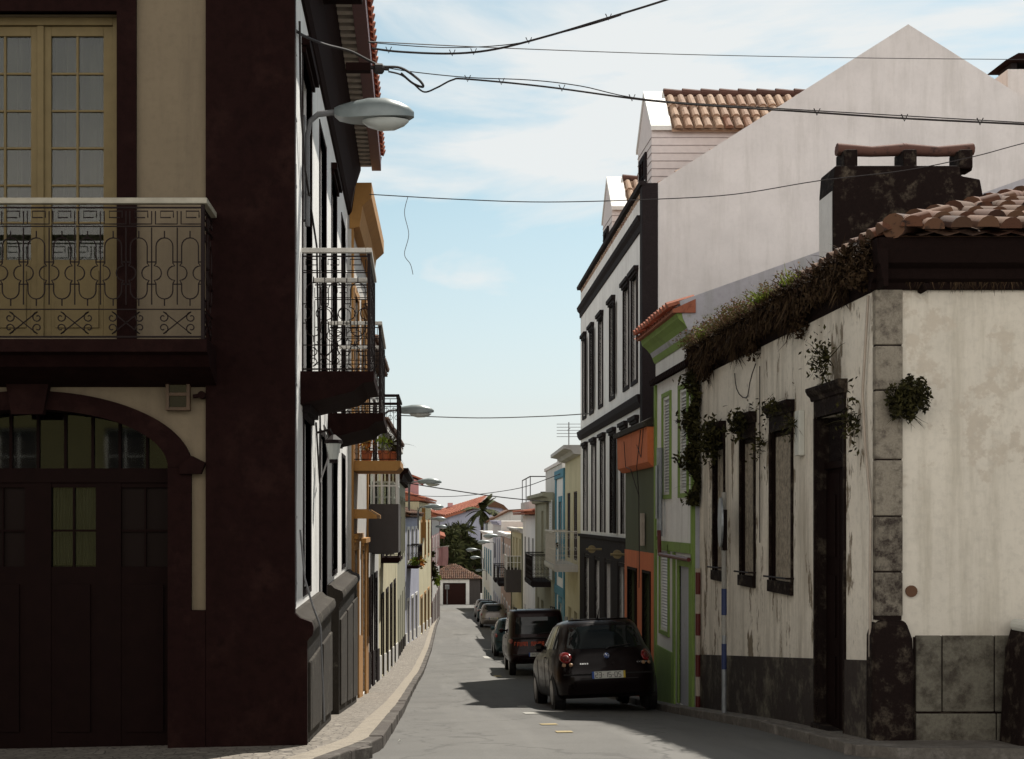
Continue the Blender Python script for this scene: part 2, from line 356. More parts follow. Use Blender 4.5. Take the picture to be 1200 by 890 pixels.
# ---------------------------------------------------------------- building helpers
def wall_holes(mb, fr, u0, u1, z0, z1, holes, n=0, depth=.2, zb=None):
    """wall face with real rectangular openings and their reveals; holes are (u0,u1,z0,z1)"""
    us = sorted(set([u0, u1]+[h[i] for h in holes for i in (0, 1)])); zs = sorted(set([z0, z1]+[h[i] for h in holes for i in (2, 3)]))
    us = [u for u in us if u0 <= u <= u1]; zs = [z for z in zs if z0 <= z <= z1]
    idx = {}
    def vid(u, z):
        if (u, z) not in idx: idx[(u, z)] = len(mb.v); mb.v.append(tuple(fr.p(u, n, z)))
        return idx[(u, z)]
    for a, b in zip(us, us[1:]):
        for c, d in zip(zs, zs[1:]):
            cu, cz = (a+b)/2, (c+d)/2
            if any(h[0] < cu < h[1] and h[2] < cz < h[3] for h in holes): continue
            mb.f.append((vid(a, c), vid(b, c), vid(b, d), vid(a, d)))
    for h in holes:
        a, b, c, d = h; P = fr.p
        mb.add([P(a,n,c),P(b,n,c),P(b,n,d),P(a,n,d),P(a,n-depth,c),P(b,n-depth,c),P(b,n-depth,d),P(a,n-depth,d)], [(0,1,5,4),(1,2,6,5),(2,3,7,6),(3,0,4,7)])
def hollow(mb, fr, u0, u1, z0, z1, holes, depth, n=0, rv=.2):
    """a whole building body: front with openings, back, ends, lid"""
    wall_holes(mb, fr, u0, u1, z0, z1, holes, n, rv); P = fr.p
    mb.add([P(u0,n,z0),P(u1,n,z0),P(u1,n-depth,z0),P(u0,n-depth,z0),P(u0,n,z1),P(u1,n,z1),P(u1,n-depth,z1),P(u0,n-depth,z1)],
        [(1,2,6,5),(2,3,7,6),(3,0,4,7),(4,5,6,7)])
def tiles(mb, O, U, V, nu, nv, w, l, inside=None, seg=5, under=True, jit=.012, r=None):
    """barrel tiles: O eave corner, U along the eave, V up the slope (unit vectors)"""
    O, U, V = Vector(O), Vector(U).normalized(), Vector(V).normalized(); N = U.cross(V).normalized()
    if N.z < 0: N = -N
    r = r or w*.36
    for i in range(nu):
        for j in range(nv):
            cu, cv = (i+.5)*w, (j+.5)*l
            if inside and not inside(cu, cv): continue
            ju = random.uniform(-jit, jit); jn = random.uniform(0, jit)
            k = len(mb.v)
            for t, (vv, rr, lift) in enumerate(((j*l-.02, r*1.06, .035), ((j+1)*l+.02, r*.88, .0))):
                for s in range(seg+1):
                    a = math.pi*s/seg
                    p = O+U*(cu+ju+math.cos(a)*rr)+V*vv+N*(math.sin(a)*rr+lift+jn+.01); mb.v.append(tuple(p))
            for s in range(seg): mb.f.append((k+s, k+s+1, k+seg+2+s, k+seg+1+s))
            mb.f.append(tuple(k+s for s in range(seg, -1, -1)))
            if under:
                k = len(mb.v)
                for vv, lift in ((j*l-.01, .012), ((j+1)*l, -.008)):
                    for q in (0, .5, 1): mb.v.append(tuple(O+U*(i*w+w*q+w*.5-(w*.5 if False else 0))+V*vv+N*(lift-(.03 if q == .5 else 0))))
                mb.f.append((k,k+1,k+4,k+3)); mb.f.append((k+1,k+2,k+5,k+4))
def street_roof(fr, u0, u1, z, depth, pitch, parent, mat, over=.3, w=.24, l=.4, name='roof', side_over=.05):
    """gabled roof with its ridge along the street: tiles on both slopes over a solid body"""
    mb = MB(); h = depth/2
    prof = [(over, z), (over, z+.06), (-h, z+.06+pitch*(h+over)), (-depth-over, z+.06), (-depth-over, z)]
    mb.prism(fr, prof, u0-side_over, u1+side_over)
    sl = math.hypot(1, pitch); Ls = (h+over)*sl
    o = mb.build(name, mat, parent)
    t = MB(); nu = max(1, int((u1-u0+2*side_over)/w)); nv = max(1, int(Ls/l))
    ww = (u1-u0+2*side_over)/nu
    tiles(t, fr.p(u0-side_over, over, z+.065), fr.u, -fr.n+Vector((0,0,pitch)), nu, nv, ww, Ls/nv)
    tiles(t, fr.p(u0-side_over, -depth-over, z+.065), fr.u, fr.n+Vector((0,0,pitch)), nu, nv, ww, Ls/nv, under=False)
    t.tube([fr.p(u0-side_over, -h, z+.09+pitch*(h+over)), fr.p(u1+side_over, -h, z+.09+pitch*(h+over))], .12, 8)
    t.build('tiles', mat, o); return o
def window(fr, a, b, c, d, parent, fm, inset=.12, cols=2, rows=4, gm=None, name='window', bar=.025, border=.06, pane='pane', door=0, leafmat=None):
    """joinery in an opening; door: height of the solid lower panel"""
    n = -inset; mb = MB(); B = border
    mb.box(fr, a, a+B, n-.05, n, c, d); mb.box(fr, b-B, b, n-.05, n, c, d); mb.box(fr, a+B, b-B, n-.05, n, d-B, d); mb.box(fr, a+B, b-B, n-.05, n, c, c+B)
    ia, ib, ic, id_ = a+B, b-B, c+B, d-B
    if door: mb.box(fr, ia, ib, n-.045, n-.008, ic, ic+door); ic += door
    w_ = (ib-ia)/cols; h_ = (id_-ic)/rows
    for i in range(1, cols): mb.box(fr, ia+w_*i-bar/2*(1.8 if i*2 == cols else 1), ia+w_*i+bar/2*(1.8 if i*2 == cols else 1), n-.04, n-.004, ic, id_)
    for j in range(1, rows):
        for i in range(cols): mb.box(fr, ia+w_*i+bar, ia+w_*(i+1)-bar, n-.036, n-.010, ic+h_*j-bar/2, ic+h_*j+bar/2)
    o = mb.build(name, fm, parent)
    MB().box(fr, ia-.01, ib+.01, n-.032, n-.026, ic-.01, id_+.01).build(pane, gm or M['glass'], o)
    return o
def surround(mb, fr, a, b, c, d, t, pr=.03, sill=True, cap=False, n=0):
    z0 = c-(t if sill else 0)
    mb.box(fr, a-t, a, n-.05, n+pr, z0, d+t); mb.box(fr, b, b+t, n-.05, n+pr, z0, d+t); mb.box(fr, a, b, n-.05, n+pr-.002, d, d+t)
    if sill: mb.box(fr, a, b, n-.05, n+pr-.002, c-t, c)
    if cap: mb.box(fr, a-t-.05, b+t+.05, n-.04, n+pr+.07, d+t+.002, d+t+.09); mb.box(fr, a-t-.02, b+t+.02, n-.04, n+pr+.03, d+t-.06, d+t)
def louvres(fr, a, b, c, d, parent, m, n=.03, name='shutter', slat=.06, border=.05):
    mb = MB(); mb.box(fr, a, a+border, n, n+.035, c, d); mb.box(fr, b-border, b, n, n+.035, c, d)
    mb.box(fr, a+border, b-border, n, n+.035, d-border, d); mb.box(fr, a+border, b-border, n, n+.035, c, c+border)
    z = c+border+.01
    while z < d-border-slat*.8:
        P = fr.p
        mb.add([P(a+border,n+.032,z),P(b-border,n+.032,z),P(b-border,n+.004,z+slat*.75),P(a+border,n+.004,z+slat*.75),
                P(a+border,n+.024,z),P(b-border,n+.024,z),P(b-border,n-.004,z+slat*.75),P(a+border,n-.004,z+slat*.75)], [(0,1,2,3),(7,6,5,4),(0,3,7,4),(1,5,6,2),(3,2,6,7),(0,4,5,1)])
        z += slat
    return mb.build(name, m, parent)
def base_z(Y): return g(Y)+.12
def house(name, label, A, B, side, ztop, wm, ops=(), depth=8, group='street houses', band=None, roof=None, cornice=None, cat='house', pil=None, plinth=None, extra=None):
    """a street house: A near end, B far end of its front; ops: dict(y0,y1 (distance) z0,z1,kind,...)"""
    fr = Fr(A, B, side); zb = min(g(A[1]), g(B[1]))-.4
    t = thing(name, label, cat, (A[0], A[1], g(A[1])), group)
    cs = (B[1]-A[1])/fr.len
    holes = []
    for o in ops:
        o['a'] = (o['y0']-A[1])/cs; o['b'] = (o['y1']-A[1])/cs
        if o.get('z0') is None: o['z0'] = base_z((o['y0']+o['y1'])/2)
        holes.append((o['a'], o['b'], o['z0'], o['z1']))
    mb = MB(); hollow(mb, fr, 0, fr.len, zb, ztop, holes, depth); body = mb.build('wall', wm, t)
    for o in ops:
        a, b, c, d = o['a'], o['b'], o['z0'], o['z1']; k = o.get('kind', 'window')
        fm = o.get('fm', M['whitewood'])
        if k == 'door': w = window(fr, a, b, c, d, t, fm, .1, 2, 1, gm=fm, name='door', door=(d-c)*.75)
        elif k == 'shutter':
            w = louvres(fr, a, (a+b)/2-.005, c, d, t, fm, -.06); louvres(fr, (a+b)/2+.005, b, c, d, t, fm, -.06)
            MB().box(fr, a, b, -.2, -.15, c, d).build('backing', M['room'], w)
        elif k == 'open': w = window(fr, a, b, c, d, t, fm, .15, 2, 3); louvres(fr, a-(b-a)/2, a-.01, c, d, t, o.get('sm', fm), .04)
        else: w = window(fr, a, b, c, d, t, fm, .1, o.get('cols', 2), o.get('rows', 4), door=o.get('door', 0))
        if o.get('trim'):
            mb = MB(); surround(mb, fr, a, b, c, d, o.get('tw', .14), .03, k != 'door', o.get('cap', False)); mb.build('surround', o['trim'], w)
    if band:
        for (z0, z1, bm_, pr) in band:
            # bands must not run across openings
            mb = MB(); cut = [0]
            hs = sorted([(h[0]-.15, h[1]+.15) for h in holes if h[2] < z1 and h[3] > z0])
            u = 0
            for h in hs:
                if h[0] > u+.01: mb.box(fr, u, h[0], -.04, pr, z0, z1)
                u = max(u, h[1])
            if fr.len > u+.01: mb.box(fr, u, fr.len-.01, -.04, pr, z0, z1)
            mb.build('band', bm_, t)
    if plinth:
        mb = MB(); u = 0; hm, pm = plinth
        zz = lambda u: g(A[1]+u*cs)
        for h in sorted([(h[0]-.14, h[1]+.14) for h in holes if h[2] < zz(h[0])+hm])+[(fr.len-.01, 99)]:
            if h[0] > u+.02: MB().box(fr, u, h[0], -.04, .03, zb, zz(u)+hm, zb, zz(h[0])+hm).build('plinth', pm, t)
            u = max(u, h[1])
    if pil:
        mb = MB()
        for q in (0, 1):
            u = 0 if q == 0 else fr.len-pil[1]
            MB().box(fr, u+.003, u+pil[1]-.003, -.04, .035, zb, ztop-.01).build('corner_pilaster', pil[0], t)
    if cornice:
        cm, pr, h = cornice; mb = MB()
        mb.prism(fr, [(-.03, ztop-h-.03), (pr*.4, ztop-h), (pr*.55, ztop-h*.5), (pr, ztop-h*.3), (pr, ztop+.04), (-.03, ztop+.04)], -.02, fr.len+.02); mb.build('cornice', cm, t)
    if roof:
        rm, pitch, over = roof; street_roof(fr, .01, fr.len-.01, ztop+.045, depth-.02, pitch, t, rm, over)
    return t, fr, body
# ---- ironwork ----
def arc(cx, cy, r, a0, a1, k=8, ry=None): return [(cx+r*math.cos(rad(a0+(a1-a0)*i/k)), cy+(ry or r)*math.sin(rad(a0+(a1-a0)*i/k))) for i in range(k+1)]
def rail_unit(P, h=.223):
    """lines in (s, z), rail of height 1.16 above the slab, per period P"""
    c = P/2; Ls = []
    # greek key band between z 0.98 and 1.12
    Ls += [[(0,1.10),(0,.99),(c*1.0,.99)], [(c*.3,1.045),(c*.3,1.10),(c*1.3,1.10),(c*1.3,1.045),(c*.5,1.045)], [(c,.99),(c*1.7,.99),(c*1.7,1.10)]]
    # upright with two collars
    Ls += [[(0,.96),(0,.30)]]
    w = .072
    Ls.append([(c-w,.66)]+[(c-w,.80)]+arc(c,.80,w,180,0,8)+[(c+w,.66)]); Ls.append([(c-w,.48),(c-w,.42)]+arc(c,.42,w,180,360,8)+[(c+w,.48)])
    Ls.append([(c,.872),(c,.93)]); Ls.append([(c,.348),(c,.29)])
    for s in (-1, 1):
        q = c+s*w
        Ls.append([(q,.66)]+[(q+s*.0,.655)]+arc(c+s*P/2-s*.022,.57,.062,90 if s>0 else 90, 270 if s>0 else -90,8)[:9]+[(q,.48)])
    Ls += [[(c-w,.665),(c-w-.04,.665)],[(c+w,.665),(c+w+.04,.665)],[(c-w,.475),(c-w-.04,.475)],[(c+w,.475),(c+w+.04,.475)]]
    return Ls
def rail_scroll(P):
    """crossed bars with scroll ends over two periods"""
    Ls = [[(.10,.05),(2*P-.10,.24)],[(.10,.24),(2*P-.10,.05)]]
    for s, x in ((1, .10), (-1, 2*P-.10)):
        for zc, d in ((.19, 1), (.10, -1)):
            pts = []
            for i in range(13):
                a = rad(90*d-s*0) + (-d*s if True else 1)*rad(-(i/12)*400)*(-1)
                rr = .048*(1-i/16)
                pts.append((x+math.cos(a)*rr*1.0-s*.0, zc+math.sin(a)*rr))
            Ls.append(pts)
    return Ls
def ironwork(mb, place, length, r=.0065, h=1.16, fancy=True, k=4):
    """place(s,z) -> point"""
    def run(pts, rr=r): mb.tube([place(s, z) for s, z in pts], rr, k)
    run([(0,.025),(length,.025)], r*1.6); run([(0,h-.03),(length,h-.03)], r*1.4)
    if fancy:
        n = max(1, round(length/.223)); P = length/n
        run([(0,.26),(length,.26)]); run([(0,.97),(length,.97)])
        for i in range(n):
            for l in rail_unit(P): run([(i*P+s, z) for s, z in l])
        for i in range(0, n-1, 2):
            for l in rail_scroll(P): run([(i*P+s, z) for s, z in l])
        run([(length,.26),(length,.96)])
    else:
        n = max(1, round(length/.12)); P = length/n
        run([(0,.3),(length,.3)])
        for i in range(n+1): run([(min(length,i*P),.03),(min(length,i*P),h-.04)])
        for i in range(n):
            c = i*P+P/2; run(arc(c,.5,P*.42,0,360,7)); run(arc(c,.85,P*.35,0,360,6)); run(arc(c,.16,P*.4,0,360,6))
def balcony(fr, u0, u1, zs, proj, parent, slabm, railm, th=.27, h=1.16, fancy=True, n0=0, sides=(1,1), ironm=None, handr=.045, curved=True):
    b = MB()
    if curved:
        pr = [(n0-.04, zs), (n0-.04, zs-th-.06), (n0+proj*.35, zs-th*.98), (n0+proj*.72, zs-th*.72), (n0+proj*.85, zs-th*.42), (n0+proj, zs-th*.36), (n0+proj, zs)]
    else: pr = [(n0-.04, zs), (n0-.04, zs-th), (n0+proj-.06, zs-th), (n0+proj, zs-th*.6), (n0+proj, zs)]
    b.prism(fr, pr, u0, u1); root = b.build('balcony', slabm, parent)
    q = proj-.05; mb = MB(); ironwork(mb, lambda s, z: fr.p(u0+.04+s, n0+q, zs+z), u1-u0-.08, h=h, fancy=fancy)
    if sides[0]: ironwork(mb, lambda s, z: fr.p(u0+.04, n0+.02+s, zs+z), q-.02, h=h, fancy=fancy)
    if sides[1]: ironwork(mb, lambda s, z: fr.p(u1-.04, n0+.02+s, zs+z), q-.02, h=h, fancy=fancy)
    for u in (u0+.04, u1-.04): mb.box(fr, u-.015, u+.015, n0+q-.015, n0+q+.015, zs, zs+h-.01)
    mb.build('railing', ironm or M['iron'], root)
    hr = MB(); w = .03
    hr.box(fr, u0, u1, n0+q-w, n0+q+w, zs+h, zs+h+handr)
    if sides[0]: hr.box(fr, u0, u0+2*w, n0+.01, n0+q-w-.001, zs+h, zs+h+handr)
    if sides[1]: hr.box(fr, u1-2*w, u1, n0+.01, n0+q-w-.001, zs+h, zs+h+handr)
    hr.build('handrail', railm, root, bevel=.006)
    return root
# ---- foliage ----
def leaf(mb, p, sz, d=None):
    d = d or Vector((random.gauss(0,1), random.gauss(0,1), random.gauss(0,1)+.3)); d.normalize()
    e = d.orthogonal().normalized(); e = (Matrix.Rotation(random.uniform(0,6.28), 3, d) @ e); f = d.cross(e)
    p = Vector(p)
    mb.add([p-e*sz*.9, p+f*sz*.42+d*sz*.12, p+e*sz, p-f*sz*.42+d*sz*.12], [(0,1,2,3)])
def strand(mb, p, d, l, w0, droop=0, seg=4, curl=.15):
    """a tapering blade / root / stem of l metres from p"""
    p = Vector(p); d = Vector(d).normalized(); s = Vector((d.y, -d.x, 0)); s = s.normalized() if s.length > .1 else Vector((1,0,0))
    s = Matrix.Rotation(random.uniform(0,3.14), 3, d) @ s
    vs = []
    for i in range(seg+1):
        t = i/seg; ww = w0*(1-t*.9)
        vs += [p-s*ww, p+s*ww]
        d = (d+Vector((random.gauss(0,curl), random.gauss(0,curl), -droop/seg+random.gauss(0,curl*.5)))).normalized(); p = p+d*l/seg
    mb.add(vs, [(2*i,2*i+1,2*i+3,2*i+2) for i in range(seg)])
    return p
def bush(name, label, c, rx, ry, rz, n, sz, mat=None, group=None, cat='plant', stems=12, parent=None):
    """clumpy bush of small leaves round a few stems"""
    mb = MB(); c = Vector(c); cl = []
    for i in range(9):
        v = Vector((random.gauss(0,1), random.gauss(0,1), random.gauss(0,1))).normalized()*random.uniform(.3,.95); cl.append((c+Vector((v.x*rx, v.y*ry, v.z*rz)), random.uniform(.3,.55)))
    for i in range(n):
        p, k = random.choice(cl); q = p+Vector((random.gauss(0,1)*rx*k*.45, random.gauss(0,1)*ry*k*.45, random.gauss(0,1)*rz*k*.5)); leaf(mb, q, sz*random.uniform(.6,1.3))
    for i in range(stems):
        v = Vector((random.gauss(0,1)*rx, random.gauss(0,1)*ry, random.gauss(0,.8)*rz)); strand(mb, c+v*.2, v, v.length*1.1, .006, .3)
    o = mb.build(name, mat or M['leafdark'], parent)
    if label: tag(o, label, cat, group)
    return o
# ================================================================ SETTING
LK = [(-12,-1.05),(9,-.95),(10.3,-.72),(10.9,-.58),(12.1,-.30),(15,-.22),(20,-.15),(26,-.07),(33,.12),(41,.38),(52,.70),(64,1.02),(80,1.45),(100,2.05),(125,2.5),(147,3.0)]   # left kerb (Y, X)
RK = [(-12,4.35),(11.2,4.25),(11.7,3.95),(14,3.98),(19.4,3.95),(26,3.95),(38,4.55),(44,4.8),(57,5.05),(66,5.3),(80,5.8),(100,6.5),(120,7.1),(147,7.5)]
def interp(T, Y):
    if Y <= T[0][0]: return T[0][1]
    for (a, xa), (b, xb) in zip(T, T[1:]):
        if Y <= b: return xa+(xb-xa)*(Y-a)/(b-a)
    return T[-1][1]
ys = [-60,-30,-12,-6,0,3,6,8,9,10]+[10+.5*i for i in range(1,30)]+[25+i for i in range(1,60)]+[86,90,95,100,105,110,115,120,125,130,135,140,145,147,150,153,156,160,180,220,300,400,700,1500]
def sheet(name, cols, yl, mat, dz=0, kind='structure'):
    """cols(Y) -> list of (x, dz)"""
    mb = MB(); n = None
    for y in yl:
        c = cols(y); n = len(c); mb.v += [(x, y, g(y)+dz+z) for x, z in c]
    for i in range(len(yl)-1):
        for j in range(n-1): mb.f.append((i*n+j, i*n+j+1, (i+1)*n+j+1, (i+1)*n+j))
    return tag(mb.build(name, mat, loc=(0,0,0)), kind=kind)
sheet('ground', lambda y: [(-900,-.02),(-60,-.02),(-8,-.012),(0,-.012),(8,-.012),(60,-.02),(900,-.02)], ys, M['earth'], -.03)
ry = [y for y in ys if -60 <= y <= 156]
sheet('road', lambda y: [(interp(LK,y)+.0 if y > 9.5 else -40, 0), ((interp(LK,y)+interp(RK,y))/2, .03), (interp(RK,y) if y > 11.3 else 40, 0)], ry, M['asphalt'])
def kerb_walk(name, T, wallx, yl, s, pm, kw, up=.11):
    """pavement between the kerb line T and the wall line, s=+1 left side of street"""
    sheet(name, lambda y: [(wallx(y), up), (interp(T,y)-s*kw, up-.004)], yl, pm)
LW = [(9.4,-8.0),(11.2,-1.3),(11.5,-.9),(21.5,-.85),(27,-.8),(33,-.7),(44,-.55),(56,-.35),(64,.25),(77,1.0),(100,1.95),(125,2.4),(147,2.85)]
yl = [11.5+.4*i for i in range(30)]+[24+i*1.5 for i in range(82)]
def lwall(y): return interp(LW, y)-.25
sheet('pavement', lambda y: [(lwall(y), .11), (interp(LK,y)-.30, .106)], yl, M['cobble'])
# pale stone strip beside the kerb, and the kerb itself
sheet('pavement_edge_strip', lambda y: [(interp(LK,y)-.34, .118), (interp(LK,y)-.13, .117)], [10.35,10.6,10.9,11.2]+yl, M['palestrip'])
def kerb(name, T, yl, s, w=.14, up=.12, mat=None):
    mb = MB(); L_ = []
    random.seed(3); i = 0
    while i < len(yl)-1:
        y0, y1 = yl[i]+.006, yl[i+1]-.006; x0, x1 = interp(T,y0), interp(T,y1); j = random.uniform(-.006,.006); k = random.uniform(-.006,.006)
        z0, z1 = g(y0), g(y1)
        a = [(x0+k, y0), (x1+k, y1), (x1-s*w, y1), (x0-s*w, y0)]
        vs = [(x, y, (z0 if q in (0,3) else z1)-.1) for q, (x, y) in enumerate(a)]+[(x, y, (z0 if q in (0,3) else z1)+up+j) for q, (x, y) in enumerate(a)]
        mb.add(vs, [(0,3,2,1),(4,5,6,7),(0,1,5,4),(1,2,6,5),(2,3,7,6),(3,0,4,7)]); i += 1
    return tag(mb.build(name, mat or M['kerb'], loc=(0,0,0), bevel=.012), kind='structure')
kl = [9.2+.62*i for i in range(60)]+[46.6+1.5*i for i in range(67)]
kerb('kerb_left', LK, kl, 1)
# pavement round the left corner, in front of the dark facade
mb = MB()
cor = [(-12,9.0),(-6,9.3),(-2.2,9.5),(-1.3,9.75),(-.95,10.2),(-.78,10.7),(-.62,11.2),(-.45,11.6)]
for (x0,y0),(x1,y1) in zip(cor, cor[1:]):
    tl_ = lambda x: -.022*max(0,-1-x)
    mb.add([(x0,y0,g(y0)+.112+tl_(x0)),(x1,y1,g(y1)+.112+tl_(x1)),(min(x1,-1.0)if x1>-1.0 else x1,11.7,g(11.6)+.112+tl_(x1)),(x0 if x0<-1.0 else -1.0,11.7,g(11.6)+.112+tl_(x0))], [(0,1,2,3)])
tag(mb.build('pavement_corner', M['cobble'], loc=(0,0,0)), kind='structure')
mb = MB()
for (x0,y0),(x1,y1) in zip(cor, cor[1:]):
    mb.add([(x0,y0,g(y0)+.113),(x1,y1,g(y1)+.113),(x1+.08,y1-.14,g(y1)+.112),(x0+.05,y0-.14,g(y0)+.112),(x1+.08,y1-.14,g(y1)-.1),(x0+.05,y0-.14,g(y0)-.1)], [(0,1,2,3),(3,2,4,5)])
tag(mb.build('kerb_corner', M['kerb'], loc=(0,0,0)), kind='structure')
yr = [11.8+.5*i for i in range(20)]+[22+1.5*i for i in range(83)]
RW = [(11.7,4.32),(38,5.0),(44,5.2),(57,5.43),(66,5.6),(80,6.1),(100,6.8),(120,7.4),(147,7.8)]
sheet('pavement_right', lambda y: [(interp(RK,y)+.10, .10), (interp(RW,y)+.5, .105)], yr, M['cobble'])
kerb('kerb_right', RK, [11.6+.62*i for i in range(60)]+[49+1.5*i for i in range(65)], -1, .12, .11, M['concrete'])
# pavement in front of the cross-street side of the old house
mb = MB(); mb.add([(3.95,11.75,g(11.7)+.1),(4.3,11.35,g(11.3)+.1),(12,11.2,g(11.2)+.1),(12,12.1,g(12)+.1),(4.2,12.1,g(12)+.1)], [(0,1,2,3,4)])
mb.add([(4.3,11.35,g(11.3)+.1),(12,11.2,g(11.2)+.1),(12,11.2,g(11.2)-.1),(4.3,11.35,g(11.3)-.1)], [(0,1,2,3)])
mb.add([(3.95,11.75,g(11.7)+.1),(4.3,11.35,g(11.3)+.1),(4.3,11.35,g(11.3)-.1),(3.95,11.75,g(11.7)-.1)], [(0,1,2,3)])
tag(mb.build('pavement_front', M['concrete'], loc=(0,0,0)), kind='structure')
# painted parking dashes on the road
def dash(px, py, w, l, yellow, label):
    # find the distance at which the road is seen at that height
    Y = min([9+.05*i for i in range(1200)], key=lambda y: abs(CY-FX*(g(y)+.02)/y-py)); x = Xp(px, Y)
    mb = MB(); lo, hi = interp(LK, Y), interp(RK, Y); c = (lo+hi)/2
    def rz(x_, y_):
        lo, hi = interp(LK, y_), interp(RK, y_); c = (lo+hi)/2; return g(y_)+.03*(1-abs(x_-c)/((hi-lo)/2))+.008
    mb.add([(x-w/2,Y-l/2,rz(x-w/2,Y-l/2)),(x+w/2,Y-l/2,rz(x+w/2,Y-l/2)),(x+w/2,Y+l/2,rz(x+w/2,Y+l/2)),(x-w/2,Y+l/2,rz(x-w/2,Y+l/2))], [(0,1,2,3)])
    o = mb.build('road_marking', M['paintyellow'] if yellow else M['paintwhite']); tag(o, label, 'road marking', 'parking dashes painted on the road')
M['paintwhite'] = plaster('worn_white_road_paint', (.34,.33,.30), .6, (.12,.11,.1), .3)
M['paintyellow'] = plaster('worn_yellow_road_paint', (.30,.235,.12), .7, (.12,.11,.1), .3)
dash(643,850,.20,.30,1,'pale yellow painted dash on the road, second nearest the camera')
dash(661,859,.18,.24,1,'small yellow painted dash on the road, the nearest one to the camera')
dash(622,837,.20,.55,0,'worn white painted dash on the sunlit strip behind the nearest hatchback')
dash(612,829,.16,.4,0,'faint white dash lying in the building shadow beside the nearest car')
dash(583,793,.2,1.2,1,'cream painted dash in the sun beside the dark jeep')
dash(570,771,.2,1.6,0,'faded white dash on the road left of the rear of the jeep')
# ================================================================ LEFT CORNER HOUSE
LX, LY, LE = -1.11, 11.5, 21.5
FF = Fr((LX, LY), (-9.5, LY), -1); SFr = Fr((LX, LY), (LX, LE), 1)
corner = thing('corner_house', 'corner house with dark stone corner, cream shaded front and white sunlit side', 'house', (LX, LY, g(LY)))
def fu(px): return (485-px)/130.4-1.11
def fz(py): return (608-py)/130.4
mb = MB(); AC = 2.333; zb = -2.6; ZT = 5.12
holesF = [(fu(138), 3.01, fz(395), fz(15)), (AC-1.45, AC+1.45, zb+.4, 1.14), (5.2, 6.6, 1.6, 4.55)]
wall_holes(mb, FF, 0, FF.len, zb, ZT, holesF, 0, .28)
# spandrels round the arch
K = 24
for s in (-1, 1):
    for i in range(K):
        a0, a1 = i/K*90, (i+1)/K*90
        x0, x1 = AC+s*1.45*math.cos(rad(a0)), AC+s*1.45*math.cos(rad(a1)); z0, z1 = .46+.68*math.sin(rad(a0)), .46+.68*math.sin(rad(a1))
        mb.add([FF.p(x0,0,z0),FF.p(x1,0,z1),FF.p(x1,0,1.14),FF.p(x0,0,1.14)], [(0,1,2,3)])
mb.build('front_wall', M['cream'], corner)
mb = MB()
holesS = [(1.25,2.3,1.46,4.62),(3.55,4.6,1.55,4.62),(5.75,6.8,1.38,4.62),(8.1,9.1,1.5,4.62),
          (1.35,2.2,-.72,1.0),(3.55,4.7,-2.55,1.0),(5.9,6.9,-.72,.95),(8.2,9.1,-.72,.95)]
wall_holes(mb, SFr, 0, SFr.len, -3.4, ZT, holesS, 0, .22)
P = SFr.p; mb.add([P(10,0,-3.4),P(10,-8,-3.4),P(10,-8,ZT),P(10,0,ZT),P(0,-8.39,-3.4),P(0,-8.39,ZT)], [(0,1,2,3),(1,4,5,2)])
mb.build('side_wall', M['white'], corner)
mb = MB(); mb.box(FF, -.045, fu(242), -.04, .045, zb, ZT-.01); mb.box(SFr, -.044, -.001+.02, -.02, .03, -.9, ZT-.011); mb.build('corner_pilaster', M['basalt'], corner)
# low dark plinth of the front
MB().box(FF, fu(242)+.003, AC-1.402, -.04, .05, zb, fz(715)).build('front_plinth', M['basalt'], corner); MB().box(FF, AC+1.402, 8, -.04, .05, zb, fz(715)).build('front_plinth', M['basalt'], corner)
# arch band and jambs
mb = MB(); inn = []; out = []
for i in range(49):
    a = rad(180*i/48); inn.append((AC+1.24*math.cos(a), .46+.52*math.sin(a))); out.append((AC+1.455*math.cos(a), .46+.685*math.sin(a)))
for i in range(48): mb.plate(FF, [inn[i], out[i], out[i+1], inn[i+1]], -.27, .05)
for s in (-1, 1):
    mb.box(FF, AC+(s*1.24 if s > 0 else -1.449), AC+(1.449 if s > 0 else -1.24), -.27, .048, zb+.39, .458)
    c = AC+s*1.44; mb.plate(FF, [(c-.09,.40),(c+.10,.40),(c+s*.14,.50),(c+s*.02,.56),(c-s*.09,.47)] if s>0 else [(c-.10,.40),(c+.09,.40),(c+.09,.47),(c-.02,.56),(c-.14,.50)], .0, .085)
mb.plate(FF, [(AC-.14,.93),(AC+.14,.93),(AC+.19,1.2),(AC-.19,1.2)], .02, .11)
mb.build('arch_surround', M['basalt'], corner)
# joinery under the arch
dn = -.22; mb = MB()
mb.box(FF, AC-1.24, AC+1.24, dn-.06, dn+.02, .33, .46)
posts = [(1.09,1.13),(1.57,1.80),(2.21,2.45),(2.86,3.09),(3.53,3.575)]
for a, b in posts: mb.box(FF, a, b, dn-.05, dn+.01, zb+.4, .33)
for (a, b) in zip([p[1] for p in posts], [p[0] for p in posts[1:]]):
    mb.box(FF, a+.001, b-.001, dn-.045, dn+.004, zb+.4, -.44); mb.box(FF, a+.001, b-.001, dn-.045, dn+.003, .285, .33)
    mb.box(FF, a+.05, b-.05, dn, dn+.02, zb+.65, -.6)
    mb.box(FF, (a+b)/2-.008, (a+b)/2+.008, dn-.04, dn, -.44, .285); mb.box(FF, a, b, dn-.038, dn-.002, -.12, -.10)
for i in range(-4, 5): mb.box(FF, AC+i*.25-.012, AC+i*.25+.012, dn-.05, dn, .46, 1.0)
ad = mb.build('arched_door', M['wooddark'], corner)
MB().box(FF, 1.10, 3.57, dn-.03, dn-.024, .46, 1.13).build('fanlight_pane', M['clear'], ad)
MB().box(FF, 1.80, 2.21, dn-.03, dn-.024, -.45, .29).build('pane', M['clear'], ad)
